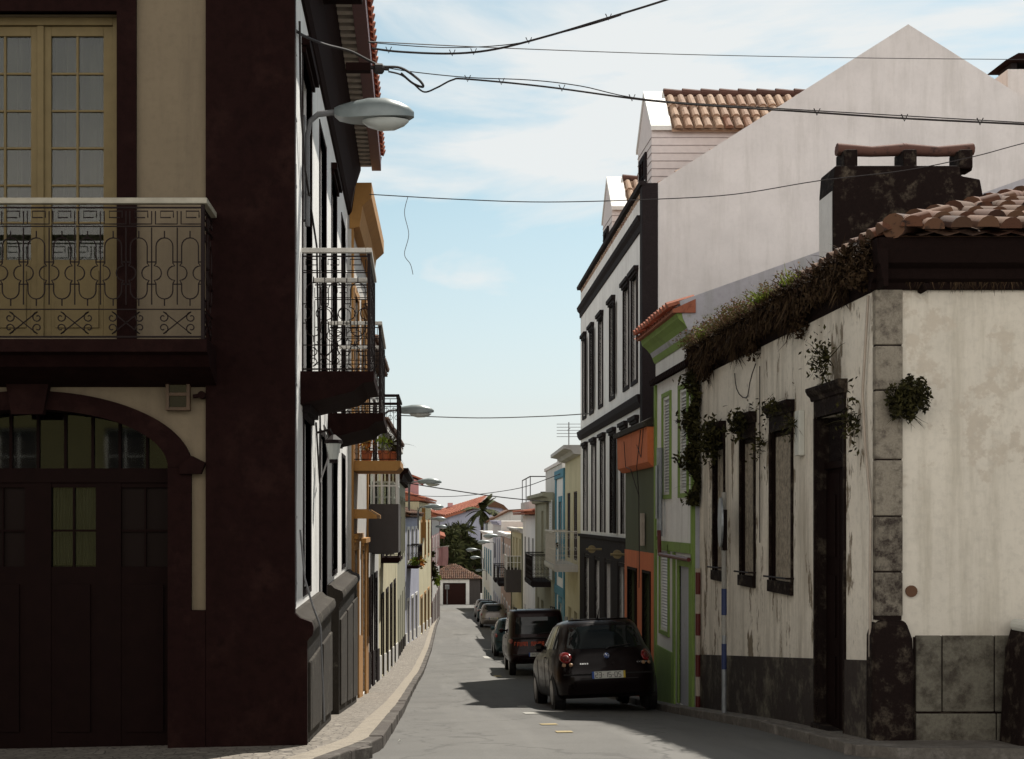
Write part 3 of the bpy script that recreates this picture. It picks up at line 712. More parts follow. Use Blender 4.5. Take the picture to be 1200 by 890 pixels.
for a, b in ((1.13,1.57),(2.45,2.86),(3.09,3.53)): MB().box(FF, a, b, dn-.03, dn-.024, -.45, .29).build('pane', M['dull'], ad)
mb = MB()
for i in range(28):
    u0 = 1.80+i*.42/28; u1 = u0+.42/28; n0 = -.33-.02*(i % 2); n1 = -.33-.02*((i+1) % 2)
    mb.add([FF.p(u0,n0,-.43),FF.p(u1,n1,-.43),FF.p(u1,n1,.28),FF.p(u0,n0,.28)], [(0,1,2,3)])
mb.build('curtain', M['curtain'], ad)
mb = MB(); mb.box(FF, .95, 3.7, -1.2, -.5, -2.2, 1.3); mb.build('room', M['room'], ad)
# french window above the balcony
wa, wb_, wc, wd = holesF[0]; n = -.14
mb = MB(); c = (wa+wb_)/2
def bx(u0,u1,z0,z1,a=-.05,b=0): mb.box(FF, u0, u1, n+a, n+b, z0, z1)
bx(wa,wa+.07,wc,wd,-.06,.03); bx(wb_-.07,wb_,wc,wd,-.06,.03); bx(wa+.07,wb_-.07,wd-.07,wd,-.06,.03)
gl = []
for (a, b) in ((wa+.072, c-.002), (c+.002, wb_-.072)):
    bx(a,a+.09,wc,wd-.072); bx(b-.09,b,wc,wd-.072); bx(a+.09,b-.09,wd-.16,wd-.072); bx(a+.09,b-.09,wc,wc+.72)
    bx(a+.13,b-.13,wc+.1,wc+.62,0,.015)
    g0, g1, z0, z1 = a+.09, b-.09, wc+.72, wd-.16; gl.append((g0,g1,z0,z1)); m_ = (g0+g1)/2
    bx(m_-.011,m_+.011,z0,z1,-.035,-.004)
    for j in range(1, 6):
        z = z0+(z1-z0)*j/6; bx(g0,m_-.012,z-.010,z+.010,-.034,-.006); bx(m_+.012,g1,z-.010,z+.010,-.034,-.006)
bx(c-.03,c+.03,wc,wd-.072,0,.02)
fw = mb.build('french_window', M['woodyellow'], corner, bevel=.004)
mb = MB()
for a, b, z0, z1 in gl: mb.box(FF, a-.01, b+.01, n-.026, n-.021, z0-.01, z1+.01)
mb.build('pane', M['clear'], fw)
mb = MB(); nc = 260
for i in range(nc):
    def q(i): u = wa+.05+(wb_-wa-.1)*i/nc; return u, n-.16+.04*math.sin(i*.23+.8*math.sin(i*.07))+.012*math.sin(i*.41+1)
    (u0, n0), (u1, n1) = q(i), q(i+1); mb.add([FF.p(u0,n0,wc),FF.p(u1,n1,wc),FF.p(u1,n1,wd-.05),FF.p(u0,n0,wd-.05)], [(0,1,2,3)])
mb.build('curtain', M['curtain'], fw, smooth='all')
mb = MB(); mb.box(FF, wa-.02, wb_+.02, -1.0, -.45, wc-.02, wd+.02); mb.build('room', M['room'], fw)
mb = MB(); t_ = .172
mb.box(FF, wa-t_, wa, -.05, .04, 1.5, wd+.3); mb.box(FF, wb_, wb_+t_, -.05, .04, 1.5, wd+.3); mb.box(FF, wa, wb_, -.05, .038, wd, wd+.3); mb.build('surround', M['basalt'], fw)
w2 = window(FF, 5.2, 6.6, 1.6, 4.55, corner, M['woodyellow'], .14, 2, 6, door=.7, name='french_window')
# balcony over the arch
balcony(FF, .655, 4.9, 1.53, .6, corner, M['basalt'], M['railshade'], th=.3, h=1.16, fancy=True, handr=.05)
# eaves: dark frieze, striped tile ends, red fascia, tiled hip
def eave(fr, ln, parent, u0=-.5, nm='eaves'):
    mb = MB(); mb.prism(fr, [(-.03,ZT-.02),(.03,ZT-.02),(.07,ZT+.03),(.13,ZT+.45),(.22,ZT+.73),(.22,ZT+.9),(-.03,ZT+.9)], u0 if u0 == 0 else -.13, ln); e = mb.build(nm, M['soffit'], parent)
    mb = MB(); u = u0+.1
    while u < ln-.1: mb.box(fr, u, u+.11, .221, .40, ZT+.74, ZT+.80); u += .23
    mb.build('tile_course', M['pale'], e)
    mb = MB(); mb.box(fr, u0+.02, ln, .222, .56, ZT+.81, ZT+.9); mb.box(fr, u0, ln, .405, .56, ZT+.72, ZT+.809); mb.build('fascia', M['maroon'], e)
eave(SFr, 10.0, corner); eave(FF, 8.4, corner, -.4, 'front_eaves')
mb = MB(); z = ZT+.905
mb.v = [(-.55,10.94,z),(-.55,LE,z),(-9.9,LE,z),(-9.9,10.94,z),(-4.0,15.5,z+1.6),(-5.5,LE,z+1.6)]
mb.f = [(0,1,5,4),(0,4,3),(3,4,5,2),(1,2,5),(0,3,2,1)]
rf = mb.build('roof', M['tilered'], corner)
mb = MB()
def ins_side(u, v): return v < 3.6 and v < u*1.15
nu = int((LE-10.94)/.24); tiles(mb, (-.55,10.94,z+.01), (0,1,0), Vector((-3.4,0,1.6)), nu, 9, .24, .42, ins_side)
mb.build('tiles', M['tilered'], rf)
# side windows
for i, (a, b, c, d) in enumerate(holesS):
    if i == 5: w_ = window(SFr, a, b, c, d, corner, M['wooddark'], .12, 2, 2, name='door', door=1.9)
    elif i == 4: w_ = louvres(SFr, a+.02, b-.02, c, d, corner, M['greywood'], -.09, slat=.075); MB().box(SFr, a, b, -.21, -.17, c, d).build('backing', M['room'], w_)
    else: w_ = window(SFr, a, b, c, d, corner, M['wooddark'], .12, 2, 5, door=.6 if i < 4 else 0)
    mb = MB(); surround(mb, SFr, a, b, c, d, .06, .012, i not in (5,), i in (0,2,4,6)); mb.build('surround', M['darktrim'] if i > 3 else M['soffit'], w_)
# moulded dark plinth along the pavement
for (u0, u1) in ((.0, 3.35), (4.9, 9.98)):
    mb = MB(); prof = [(-.03,-3.4),(.15,-3.4),(.15,-1.10),(.17,-1.07),(.195,-1.05),(.205,-1.01),(.205,-.97),(.19,-.93),(.14,-.91),(.09,-.89),(.05,-.85),(-.03,-.85)]
    mb.prism(SFr, prof, u0, u1); o = mb.build('plinth', M['plinth'], corner, smooth=True)
    mb = MB(); k = max(1, round((u1-u0)/1.7)); ww = (u1-u0)/k
    for i in range(k):
        a = u0+i*ww+.12; b = a+ww-.24; za, zb2 = g(LY+a)+.22, g(LY+b)+.22
        mb.box(SFr, a, b, .14, .175, za, -1.3, zb2, -1.3)
    mb.build('panel', M['plinth'], o, bevel=.012)
mb = MB(); mb.plate(FF, [(-.0455,-2.8),(-.155,-2.8),(-.155,-1.10),(-.175,-1.07),(-.20,-1.05),(-.21,-1.01),(-.21,-.97),(-.195,-.93),(-.145,-.91),(-.09,-.89),(-.0455,-.85)], .0005, .0445); mb.build('plinth_return', M['basalt'], corner)
# two balconies on the street side
balcony(SFr, 1.0, 2.62, 1.44, .72, corner, M['basalt'], M['rail'], th=.27, h=1.16, fancy=True)
balcony(SFr, 5.0, 7.4, 1.36, .72, corner, M['basalt'], M['rail'], th=.27, h=1.14, fancy=True)
# meter box on the front
mt = thing('meter_box', 'small tan framed meter box with dark panes on cream wall beside the arch', 'meter box', tuple(FF.p(1.0, 0, fz(482))))
mb = MB(); a, b, z0, z1 = fu(224), fu(196), fz(482), fz(432)
mb.box(FF, a, b, 0, .05, z0, z1); mb.box(FF, a, a+.03, .05, .075, z0, z1); mb.box(FF, b-.03, b, .05, .075, z0, z1); mb.box(FF, a+.03, b-.03, .05, .075, z1-.03, z1); mb.box(FF, a+.03, b-.03, .05, .075, z0, z0+.03)
mb.box(FF, a+.03, b-.03, .05, .072, z0+.13, z0+.16); mb.build('case', plain('tan_box', (.075,.042,.02), .6), mt, bevel=.003)
mb = MB(); mb.box(FF, a+.031, b-.031, .051, .056, z0+.031, z0+.129); mb.box(FF, a+.031, b-.031, .051, .056, z0+.161, z1-.031); mb.build('dial_pane', M['glass'], mt)
mb = MB(); mb.tube([FF.p(fu(238), .0, fz(464)), FF.p(fu(238), .09, fz(464))], .035, 10); mb.tube([FF.p(fu(238), .06, fz(464)), FF.p(fu(228), .08, fz(466))], .02, 8)
tag(mb.build('wall_bell', M['soffit']), 'small dark round bell fitting on cream wall beside the meter box', 'bell')
# cables and pipe down the corner
mb = MB(); x = LX+.03
for dx, z0, z1 in ((.03,-.8,4.9),(.075,-.75,3.2)):
    pts = [(x+.01, LY+dx+.02*math.sin(k*1.7), z0+(z1-z0)*k/14) for k in range(15)]; mb.tube(pts, .012, 6)
for k in range(9): mb.box(SFr, .01, .13, .0, .05, -.6+k*.6, -.575+k*.6)
mb.tube([(x+.05,LY+.1,-.1),(x+.09,LY+.12,-.55),(x+.16,LY+.16,-.8),(x+.22,LY+.3,-1.0),(x+.24,LY+.5,-1.9)], .010, 6)
tag(mb.build('wall_cable', M['cablegrey']), 'grey cables clipped down the sunlit side of the dark stone corner', 'cable')
mb = MB()
mb.tube([P(.6,.03,4.7),P(.62,.04,3.9),P(1.0,.05,3.4),P(2.6,.04,3.0),P(3.0,.05,1.0),P(3.1,.04,-.7)], .012, 6)
mb.tube([P(2.5,.04,1.05),P(2.9,.05,.4),P(3.3,.12,.7),P(3.6,.05,1.1),P(5.1,.06,.95)], .010, 6)
tag(mb.build('hanging_cable', M['cable']), 'black cable looping across the white wall below the first street balcony', 'cable')
# small wall lantern below the second balcony
wl = thing('wall_lantern', 'small dark wall lantern with pale glass under the first street balcony', 'lantern', tuple(P(3.0,.0,0.650)))
mb = MB(); mb.tube([P(3.0,0,0.970),P(3.0,.16,1.010),P(3.0,.2,0.930)], .015, 6); mb.tube([P(3.0,.2,0.950),P(3.0,.2,0.890),P(3.0,.2,0.850)], [.02,.10,.11], 10); mb.tube([P(3.0,.2,0.670),P(3.0,.2,0.630)], .05, 8); mb.build('bracket', M['iron'], wl)
mb = MB(); mb.tube([P(3.0,.2,0.849),P(3.0,.2,0.671)], [.09,.05], 10); mb.build('glass', M['lens'], wl)
# ================================================================ LEFT ROW
def W(y0, y1, z0, z1, **k): return dict(y0=y0, y1=y1, z0=z0, z1=z1, **k)
oc = dict(trim=M['ochre'], fm=M['whitewood'])
t, fr, _ = house('town_house', 'white town house with ochre eaves and ochre door surrounds next to the corner house', (-1.05,21.51), (-.95,26), 1, 5.6, M['greyw'],
  [W(22.0,23.1,.98,3.9,trim=M['ochre'],fm=M['wooddark'],door=.5), W(24.3,25.3,1.1,3.9,cap=True,**oc), W(22.0,23.0,None,-.55,kind='door',trim=M['ochre'],fm=M['wooddark'],tw=.2,cap=True), W(24.2,25.2,None,-.6,kind='door',cap=True,**oc)],
  cornice=(M['ochre'],.34,.7), plinth=(1.25,M['ochre']), pil=(M['ochre'],.18))
balcony(fr, .15, 1.75, .98, .82, t, M['ochre'], M['iron'], th=.17, h=1.08, fancy=False, curved=False)
mb = MB(); mb.prism(fr, [(0,.0),(.42,.0),(.42,.06),(.25,.16),(0,.16)], .1, 1.6); mb.build('awning', M['ochre'], t)
def pot(loc, label, flower, kind='leafbright', n=60):
    p = thing('flower_pot', label, 'flower pot', loc, 'potted plants on the ochre balcony'); x, y, z = loc
    MB().tube([(x,y,z),(x,y,z+.16),(x,y,z+.18)], [.07,.10,.11], 12).build('pot', M['terracotta'], p)
    bush('plant', None, (x,y,z+.32), .14, .14, .16, n, .05, M[kind], parent=p)
pot((-.52,21.85,.98), 'orange clay pot with bright green plant on the ochre balcony floor', 1)
pot((-.80,21.85,.98), 'clay pot with orange flowers on the ochre balcony, nearest the wall', 1, 'amberflower' if 'amberflower' in M else 'pinkweed')
pot((-.38,22.2,.98), 'clay pot with dark leaves at the outer end of the ochre balcony', 1, 'leafdark')
dt = dict(trim=M['soffit'], fm=M['whitewood'])
t, fr, _ = house('town_house', 'narrow pale house with boxed grey balcony and white glazing above', (-1.0,26.01), (-.88,32), 1, 3.5, M['greyw'],
  [W(26.6,27.5,.0,2.6,**dt), W(29.5,30.5,.0,2.6,**dt), W(27.9,28.7,None,-1.4,kind='door',**dt), W(26.5,27.3,-2.5,-1.4,**dt), W(29.8,30.8,None,-1.4,kind='door',trim=M['darktrim'],fm=M['brownwood'])],
  roof=(M['tileold'],.3,.22), plinth=(.9,M['darktrim']))
def box_balcony(fr, u0, u1, zb, zp, zt, pr, parent):
    mb = MB(); mb.box(fr, u0, u1, 0, pr, zb, zb+.12); mb.box(fr, u0, u1, pr-.08, pr, zb+.12, zp); mb.box(fr, u0, u0+.08, 0, pr-.08, zb+.12, zp); mb.box(fr, u1-.08, u1, 0, pr-.08, zb+.12, zp)
    b = mb.build('boxed_balcony', plaster('dark_grey_render', (.06,.052,.05), .3, (.03,.025,.02), .3) if 'dg' not in M else M['dg'], parent)
    mb = MB(); w = .035
    for k in range(5):
        n0 = pr*(k/4)*.93; mb.box(fr, u0+.01, u0+.01+w, n0, n0+w, zp, zt)
    mb.box(fr, u0+.008, u0+.008+w, 0, pr, zt, zt+.04); mb.box(fr, u0+.009, u0+.009+w*.9, 0, pr, (zp+zt)/2+.02, (zp+zt)/2+.05)
    for k in range(7):
        u = u0+(u1-u0-w)*k/6; mb.box(fr, u, u+w, pr-.06, pr-.06+w, zp, zt)
    mb.box(fr, u0+.05, u1, pr-.062, pr-.02, zt, zt+.04); mb.box(fr, u0+.05, u1, pr-.062, pr-.02, (zp+zt)/2+.02, (zp+zt)/2+.05)
    mb.build('glazing_frame', M['whitewood'], b)
    MB().box(fr, u0+.025, u0+.03, .02, pr-.03, zp, zt).build('pane', M['clear'], b)
box_balcony(fr, .25, 1.7, -.70, .30, .98, .68, t); box_balcony(fr, 2.8, 4.2, -.80, .1, .8, .5, t)
t, fr, _ = house('town_house', 'cream town house with grey surrounds between boxed balconies and olive facade', (-.88,32.01), (-.57,44), 1, 2.3, M['yellow'],
  [W(33.2+i*2.6,34.2+i*2.6,-.9,1.3,trim=M['darktrim'],fm=M['whitewood']) for i in range(4)]+[W(33.2+i*2.6,34.2+i*2.6,None,-2.1,kind='door',trim=M['darktrim'],fm=M['brownwood'] if i%2 else M['greywood']) for i in range(4)],
  roof=(M['tileold'],.3,.2), plinth=(.7,M['greyw']), cornice=(M['greyw'],.2,.25))
balcony(fr, 1.0, 2.5, -1.0, .5, t, M['basalt'], M['iron'], th=.15, h=1, fancy=False, curved=False)
t, fr, _ = house('town_house', 'olive grey house with dark projecting eaves beside the second street lamp', (-.57,44.01), (-.38,56), 1, 1.7, M['olivegrey'],
  [W(45.4+i*2.8,46.4+i*2.8,-1.4,.7,trim=M['olivegrey'],fm=M['whitewood']) for i in range(4)]+[W(45.4+i*2.8,46.5+i*2.8,None,-2.9,kind='door',fm=M['wooddark']) for i in range(4)],
  cornice=(M['soffit'],.38,.35), plinth=(.6,M['darktrim']))
t, fr, _ = house('town_house', 'lavender blue house with white surrounds and flower filled balcony', (-.38,56.01), (.26,64), 1, .05, M['lavender'],
  [W(57+i*2.3,58+i*2.3,-1.9+.0,-.5,trim=M['whitewood'],fm=M['whitewood']) for i in range(3)]+[W(57+i*2.3,58+i*2.3,None,-3.7,kind='door',trim=M['whitewood'],fm=M['greywood']) for i in range(3)],
  roof=(M['tileold'],.35,.2), plinth=(.6,M['greyw']))
balcony(fr, .8, 3.2, -2.1, .55, t, M['soffit'], M['iron'], th=.12, h=.9, fancy=False, curved=False)
for i in range(3):
    c = fr.p(1.1+i*.75, .42, -1.95)
    bush('window_box_plant', ['yellow green plant at the near end of the lavender house balcony','orange flowering plant in the middle of the lavender house balcony','ochre flowering plant at the far end of the lavender house balcony'][i], tuple(c), .32, .18, .3, 90, .09, M['leafbright' if i == 0 else 'flower'] if 'flower' in M else M['leafbright'], 'plants on the lavender house balcony')
t, fr, _ = house('town_house', 'narrow cream house with ochre frames and brown doors beyond the lavender house', (.26,64.01), (1.03,77), 1, .85, M['yellow'],
  [W(65.5+i*3.8,66.7+i*3.8,-2.0,-.2,trim=M['ochre'],fm=M['brownwood']) for i in range(3)]+[W(65.3+i*3.8,66.9+i*3.8,None,-4.1,kind='door',trim=M['ochre'],fm=M['brownwood']) for i in range(3)],
  roof=(M['tilered'],.3,.3), plinth=(.6,M['greyw']))
t, fr, _ = house('town_house', 'grey white house with red painted upper frame on the left near the trees', (1.03,77.01), (2.0,100), 1, .1, M['greyw'],
  [W(78.5+i*4.3,80+i*4.3,-3.3,-1.2,trim=M['pink'],fm=M['whitewood']) for i in range(5)]+[W(78.5+i*4.3,80+i*4.3,None,-5.3,kind='door',trim=M['maroon'],fm=M['greywood']) for i in range(5)],
  roof=(M['tilered'],.4,.4), pil=(M['maroon'],.4))
t, fr, _ = house('town_house', 'white low house with grey doors, last but one on the left side', (2.0,100.01), (2.5,125), 1, -1.6, M['white'],
  [W(102+i*4.6,103.4+i*4.6,-4.4,-2.6,trim=M['darktrim'],fm=M['whitewood']) for i in range(5)]+[W(102+i*4.6,103.4+i*4.6,None,-6.4,kind='door',trim=M['darktrim'],fm=M['greywood']) for i in range(5)], roof=(M['tilered'],.4,.4))
t, fr, _ = house('town_house', 'small ochre and white house at the far left end of the street', (2.5,125.01), (2.95,147), 1, -3.6, M['yellow'],
  [W(127+i*4.6,128.4+i*4.6,-6.4,-4.6,trim=M['ochre'],fm=M['whitewood']) for i in range(4)]+[W(127+i*4.6,128.4+i*4.6,None,-8.0,kind='door',trim=M['ochre'],fm=M['brownwood']) for i in range(4)], roof=(M['tilered'],.4,.4))
# pink gable house rising behind the row
ph = thing('pink_house', 'tall pink gabled house rising behind the lavender house roof', 'house', (-3,66,g(66)), 'street houses')
PF = Fr((-7,66.5), (.25,66.5), 1)
mb = MB(); mb.plate(PF, [(0,-6.5),(7.25,-6.5),(7.25,1.95),(6.2,2.45),(5.2,2.1),(0,2.1)], -9, 0); mb.build('wall', M['pink'], ph)
mb = MB(); mb.plate(PF, [(5.2,2.11),(6.2,2.46),(7.55,1.96),(7.55,2.04),(6.2,2.56),(5.2,2.2)], -9.1, .15); mb.build('roof', M['tilered'], ph)
mb = MB(); mb.box(PF, 7.25, 7.6, -9, -.2, -1.0, .55); mb.build('balcony_parapet', M['ochre'], ph)
# ================================================================ OLD HOUSE ON THE RIGHT
RX, RY, RE = 4.33, 12.0, 19.4
RS = Fr((RX, RY), (RX, RE), -1); RF = Fr((RX, RY), (10.5, RY), 1)
old = thing('old_house', 'decaying single storey house with stained whitewash, weeds on its eaves and clay tile roof', 'house', (RX, RY, g(RY)))
WT = 2.16; zb = -3.6
hR = [(.86,1.76,-2.35,1.08),(2.64,3.50,-.74,1.04),(4.25,4.92,-.74,1.04),(5.83,6.45,-.74,1.04)]
mb = MB(); wall_holes(mb, RS, 0, RS.len, zb, WT, hR, 0, .22); mb.build('street_wall', M['old'], old)
mb = MB(); wall_holes(mb, RF, 0, RF.len, -2.8, WT, [(2.6,3.7,-.7,1.0),(4.6,5.7,-2.3,1.0)], 0, .22)
P = RF.p; mb.add([P(RF.len,0,-2.8),P(RF.len,-7.4,-2.8),P(RF.len,-7.4,WT),P(RF.len,0,WT),P(0,-7.39,-2.8),P(0,-7.39,WT)], [(0,1,2,3),(1,4,5,2)]); mb.build('front_wall', M['oldfront'], old)
# quoin: blocks with open joints, fat dark base
mb = MB(); zs = [2.15,1.62,1.2,.55,.02,-.5,-.92]
for z1, z0 in zip(zs[:5], zs[1:5]): mb.box(RF, -.012, .245, -.06, .03, z0+.008, z1-.004)
mb.build('quoin', M['quoin'], old, bevel=.012)
mb = MB()
for z1, z0 in zip(zs[4:], zs[5:]): mb.box(RF, -.012, .245, -.06, .03, z0+.008, z1-.004)
mb.build('quoin', M['quoinlow'], old, bevel=.012)
mb = MB(); mb.box(RF, -.006, .235, -.05, .02, -.95, 2.14); mb.build('quoin_joint', M['quoindark'], old)
mb = MB(); mb.plate(RF, [(-.05,-2.5),(.34,-2.5),(.345,-1.3),(.33,-1.12),(.27,-.95),(-.0,-.95),(-.045,-1.1)], -.16, .07); mb.build('quoin_foot', M['quoindark'], old, bevel=.05, seg=3)
# front dado: large slabs with joints
mb = MB(); x = .36
rows = [(-2.4,-1.82,[.36,1.12,1.92,3.0,4.1,5.2,6.1]),(-1.81,-1.09,[.36,.61,1.10,1.62,2.5,3.4,4.5,5.5,6.1])]
for z0, z1, xs in rows:
    for a, b in zip(xs, xs[1:]): mb.box(RF, a+.006, b-.006, -.02, .035, z0+.005, z1-.005)
mb.build('dado_slabs', M['slab'], old, bevel=.008); MB().box(RF, .35, 6.15, -.02, .018, -2.5, -1.11).build('dado_bed', M['quoindark'], old)
# street dado, follows the fall of the street
mb = MB(); dz = lambda u: -1.33-(u)*.73/7.4
for a, b in ((.165, .81), (1.81, RS.len)):
    mb.box(RS, a, b, -.02, .022, zb, dz(a), zb, dz(b))
mb.build('street_dado', M['dado'], old)
# cornice both sides (dark, heavy) with wooden eaves board
mb = MB(); kx = .3
cp = [(-.03,WT-.02),(.03,WT-.02),(.05,WT+.04),(.10,WT+.07),(.12,WT+.16),(.20,WT+.20),(.24,WT+.33),(.26,WT+.42),(-.03,WT+.42)]
mb.prism(RS, [(n if n < 0 else n*kx, z) for n, z in cp], -.24, RS.len); mb.build('street_cornice', M['oldcornice'], old)
mb = MB(); mb.prism(RF, [(n+.002, z+.001) for n, z in cp], -.06, RF.len); mb.build('front_cornice', M['oldcornice'], old)
mb = MB()
for u in (.42, 1.5, 2.35, 3.2): mb.tube([RF.p(u,.0,WT-.02),RF.p(u,.14,WT-.01)], .035, 7)
mb.build('cornice_peg', M['oldcornice'], old)
# hipped roof with barrel tiles
pt = .375; z0 = WT+.425; ex, ey = RX+.06, RY-.28; D = 3.9
mb = MB(); mb.v = [(ex,ey,z0),(10.8,ey,z0),(10.8,RE,z0),(ex,RE,z0),(ex+D,ey+D,z0+pt*D),(10.8,ey+D,z0+pt*D),(ex+D,RE,z0+pt*D),(10.8,RE,z0+pt*D)]
mb.f = [(0,1,5,4),(0,4,6,3),(4,5,7,6),(0,3,2,1),(1,2,7,5),(3,6,7,2)]; rf = mb.build('roof', M['tileold'], old)
RVD = 1
mb = MB(); sl = math.hypot(1, pt)
tiles(mb, (ex,ey-.04,z0+.015), (1,0,0), (0,1,pt), 27, 10, .235, .42, lambda u, v: v/sl < u+.10, seg=7, jit=.03, r=.095)
tiles(mb, (ex-.04,ey,z0+.015), (0,1,0), (1,0,pt), 32, 10, .235, .42, lambda u, v: v/sl < u+.10, seg=6, jit=.025, r=.095)
tl = mb.build('tiles', M['tileold'], rf, smooth=True)
mb = MB(); hd = Vector((1,1,pt)).normalized(); q = Vector((ex,ey,z0+.06))
for i in range(12):
    a = q+hd*(i*.46); b = a+hd*.52; mb.tube([a+Vector((0,0,.035)), b+Vector((0,0,-.01))], [.115,.09], 12)
mb.build('ridge_tiles', M['tileold'], rf, smooth=True)
# door and windows: stone surrounds with moulded heads, decayed joinery
for i, (a, b, c, d) in enumerate(hR):
    if i == 0:
        mb = MB(); mb.box(RS, a, b, -.17, -.12, c, d-.55); mb.box(RS, a, (a+b)/2-.01, -.12, -.10, c, d-.6); mb.box(RS, (a+b)/2+.01, b, -.12, -.10, c, d-.6)
        mb.box(RS, a, b, -.17, -.08, d-.55, d-.48)
        for k in range(3): mb.box(RS, a+.08, b-.56, -.10, -.085, c+.25+k*.85, c+.9+k*.85); mb.box(RS, a+.56, b-.08, -.10, -.085, c+.25+k*.85, c+.9+k*.85)
        w_ = mb.build('door', M['wooddark'], old)
        mb = MB(); mb.box(RS, a-.001, a+.012, -.219, -.002, c, d); mb.box(RS, b-.012, b+.001, -.219, -.002, c, d); mb.build('jamb', M['quoindark'], w_)
        MB().box(RS, a, b, -.14, -.13, d-.48, d).build('pane', M['glass'], w_); MB().box(RS, a-.02, b+.02, -.23, .06, -2.4, -2.19).build('threshold', M['quoindark'], w_)
    else:
        mb = MB(); k = 5; ww = (b-a)/k
        for j in range(k): mb.box(RS, a+j*ww+.006, a+(j+1)*ww-.006, -.10+random.uniform(0,.02), -.05+random.uniform(0,.014), c, d)
        w_ = mb.build('shutter', M['woodgrey'], old); mb = MB(); mb.box(RS, a-.001, a+.05, -.20, -.004, c, d); mb.box(RS, b-.05, b+.001, -.20, -.004, c, d); mb.box(RS, a+.051, b-.051, -.20, -.03, d-.06, d); mb.build('frame', M['wooddark'], w_)
        mb = MB(); mb.tube([RS.p(a-.16,.03,c+.06),RS.p(a-.16,.12,c+.06),RS.p(b-.1,.12,c+.05)], .012, 6); mb.build('bar', M['iron'], w_)
    mb = MB(); t_ = .045; zt = d
    mb.box(RS, a-t_, a, -.05, .025, c, zt); mb.box(RS, b, b+t_, -.05, .025, c, zt)
    if i: mb.box(RS, a-t_, b+t_, -.05, .045, c-.14, c)
    mb.box(RS, a-t_, b+t_, -.05, .022, zt, zt+.26)
    mb.prism(RS, [(-.03,zt+.18),(.04,zt+.18),(.05,zt+.22),(.08,zt+.25),(.10,zt+.29),(.10,zt+.32),(-.03,zt+.32)], a-t_-.04, b+t_+.04)
    mb.build('surround', M['quoindark'], w_, bevel=.006)
for a, b, c, d in [(2.6,3.7,-.7,1.0)]: window(RF, a, b, c, d, old, M['woodgrey'], .12, 2, 3)
window(RF, 4.6, 5.7, -2.3, 1.0, old, M['wooddark'], .12, 2, 2, door=2, name='door')
# chimney
ch = MB(); cY = 15.0
CF = Fr((4.92,cY), (6.72,cY), 1)
ch.plate(CF, [(0,2.0),(1.80,2.0),(1.80,3.55),(1.72,3.98),(1.50,4.02),(1.48,4.14),(.02,4.14),(0,3.9)], -.55, 0)
for u in (.16, .86, 1.52): ch.box(CF, u, u+.16, -.42, -.1, 4.13, 4.36)
ch.box(CF, .30, 1.7, -.36, -.16, 4.12, 4.17)
chim = ch.build('chimney', M['quoindark'], rf, bevel=.02)
mb = MB()
for a, b in ((.12,.95),(.90,1.74)): mb.tube([CF.p(a,-.26,4.40),CF.p((a+b)/2,-.26,4.375),CF.p(b,-.26,4.40)], [.075,.062,.075], 10)
mb.build('chimney_cap', M['tileridge'], chim, smooth=True)
mb = MB(); mb.box(CF, -.006, -.001, -.52, -.05, 2.0, 3.85); mb.build('whitewashed_side', M['white'], chim)
mb = MB(); mb.tube([CF.p(1.75,-.1,3.30),CF.p(1.98,-.1,3.31)], .02, 6); mb.build('pipe_stub', M['iron'], chim)
# wires / fittings
mb = MB(); mb.box(RS, 2.17, 2.33, .0, .07, .70, 1.2); bx_ = mb.build('meter_cabinet', M['platewhite'], None, bevel=.01); tag(bx_, 'small shiny metal meter box left of the old house street door', 'meter box')
MB().box(RS, 2.19, 2.31, .071, .076, .75, .86).build('label_plate', M['platewhite'], bx_)
mb = MB(); mb.tube([RS.p(.10,.035,WT-.05),RS.p(.24,.04,1.2),RS.p(.20,.03,.7),RS.p(.03,.035,.1),RS.p(.05,.035,-.4),RS.p(.05,.035,-1.3)], .014, 6)
tag(mb.build('wall_conduit', M['pale']), 'thin pale conduit running down the old wall beside the speckled corner stones', 'conduit')
mb = MB(); mb.tube([RS.p(4.1+i*.11,.03+.02*math.sin(i),1.95-.38*math.sin(math.pi*i/10)) for i in range(11)], .007, 5)
tag(mb.build('drooping_wire', M['cable']), 'thin black wire drooping in a loop below the weedy eaves of the old house', 'wire')
mb = MB(); mb.tube([RS.p(3.95,.02,-.3),RS.p(3.95,.02,1.9)], .006, 5)
tag(mb.build('wall_wire', M['cable']), 'thin straight wire up the old wall between two boarded windows', 'wire')
mb = MB(); mb.tube([RF.p(.33,.0,-.68),RF.p(.33,.02,-.68)], .055, 14); tag(mb.build('rusty_disc', M['tileold']), 'round rusty disc on the cream wall beside the black corner foot', 'disc')
# weeds on the eaves: nobody could count the roots and blades
random.seed(11)
mb = MB()
def eav(u, n, z): return RS.p(u, n, z)
for i in range(15000):
    u = random.uniform(-.12, RS.len+.25); wig = .5+.5*math.sin(u*2.3+1)*math.sin(u*5.1); k = min(1, .35+u/5)
    n_ = random.uniform(-.03,.16); lo = .20-.34*max(0, math.sin(u*1.9+.6)*math.sin(u*4.7+1)+.15)*min(1, .5+u/6); z = WT+lo+random.random()*(.38+.10*wig-lo)+random.gauss(0,.03)
    leaf(mb, eav(u, n_, z), random.uniform(.02,.05))
for i in range(6500):
    u = random.uniform(.1, RS.len+.2); wig = (.5+.5*math.sin(u*3.1))*(.5+.5*math.sin(u*7.7+2)); n_ = random.uniform(.01,.18)
    L_ = (.10+.5*wig*wig*random.random())*min(1, .4+u/5)
    strand(mb, eav(u, n_, WT+.16+random.uniform(-.05,.2)), (random.gauss(0,.25), random.gauss(0,.25), -1), L_, .012, 0, 3, .18)
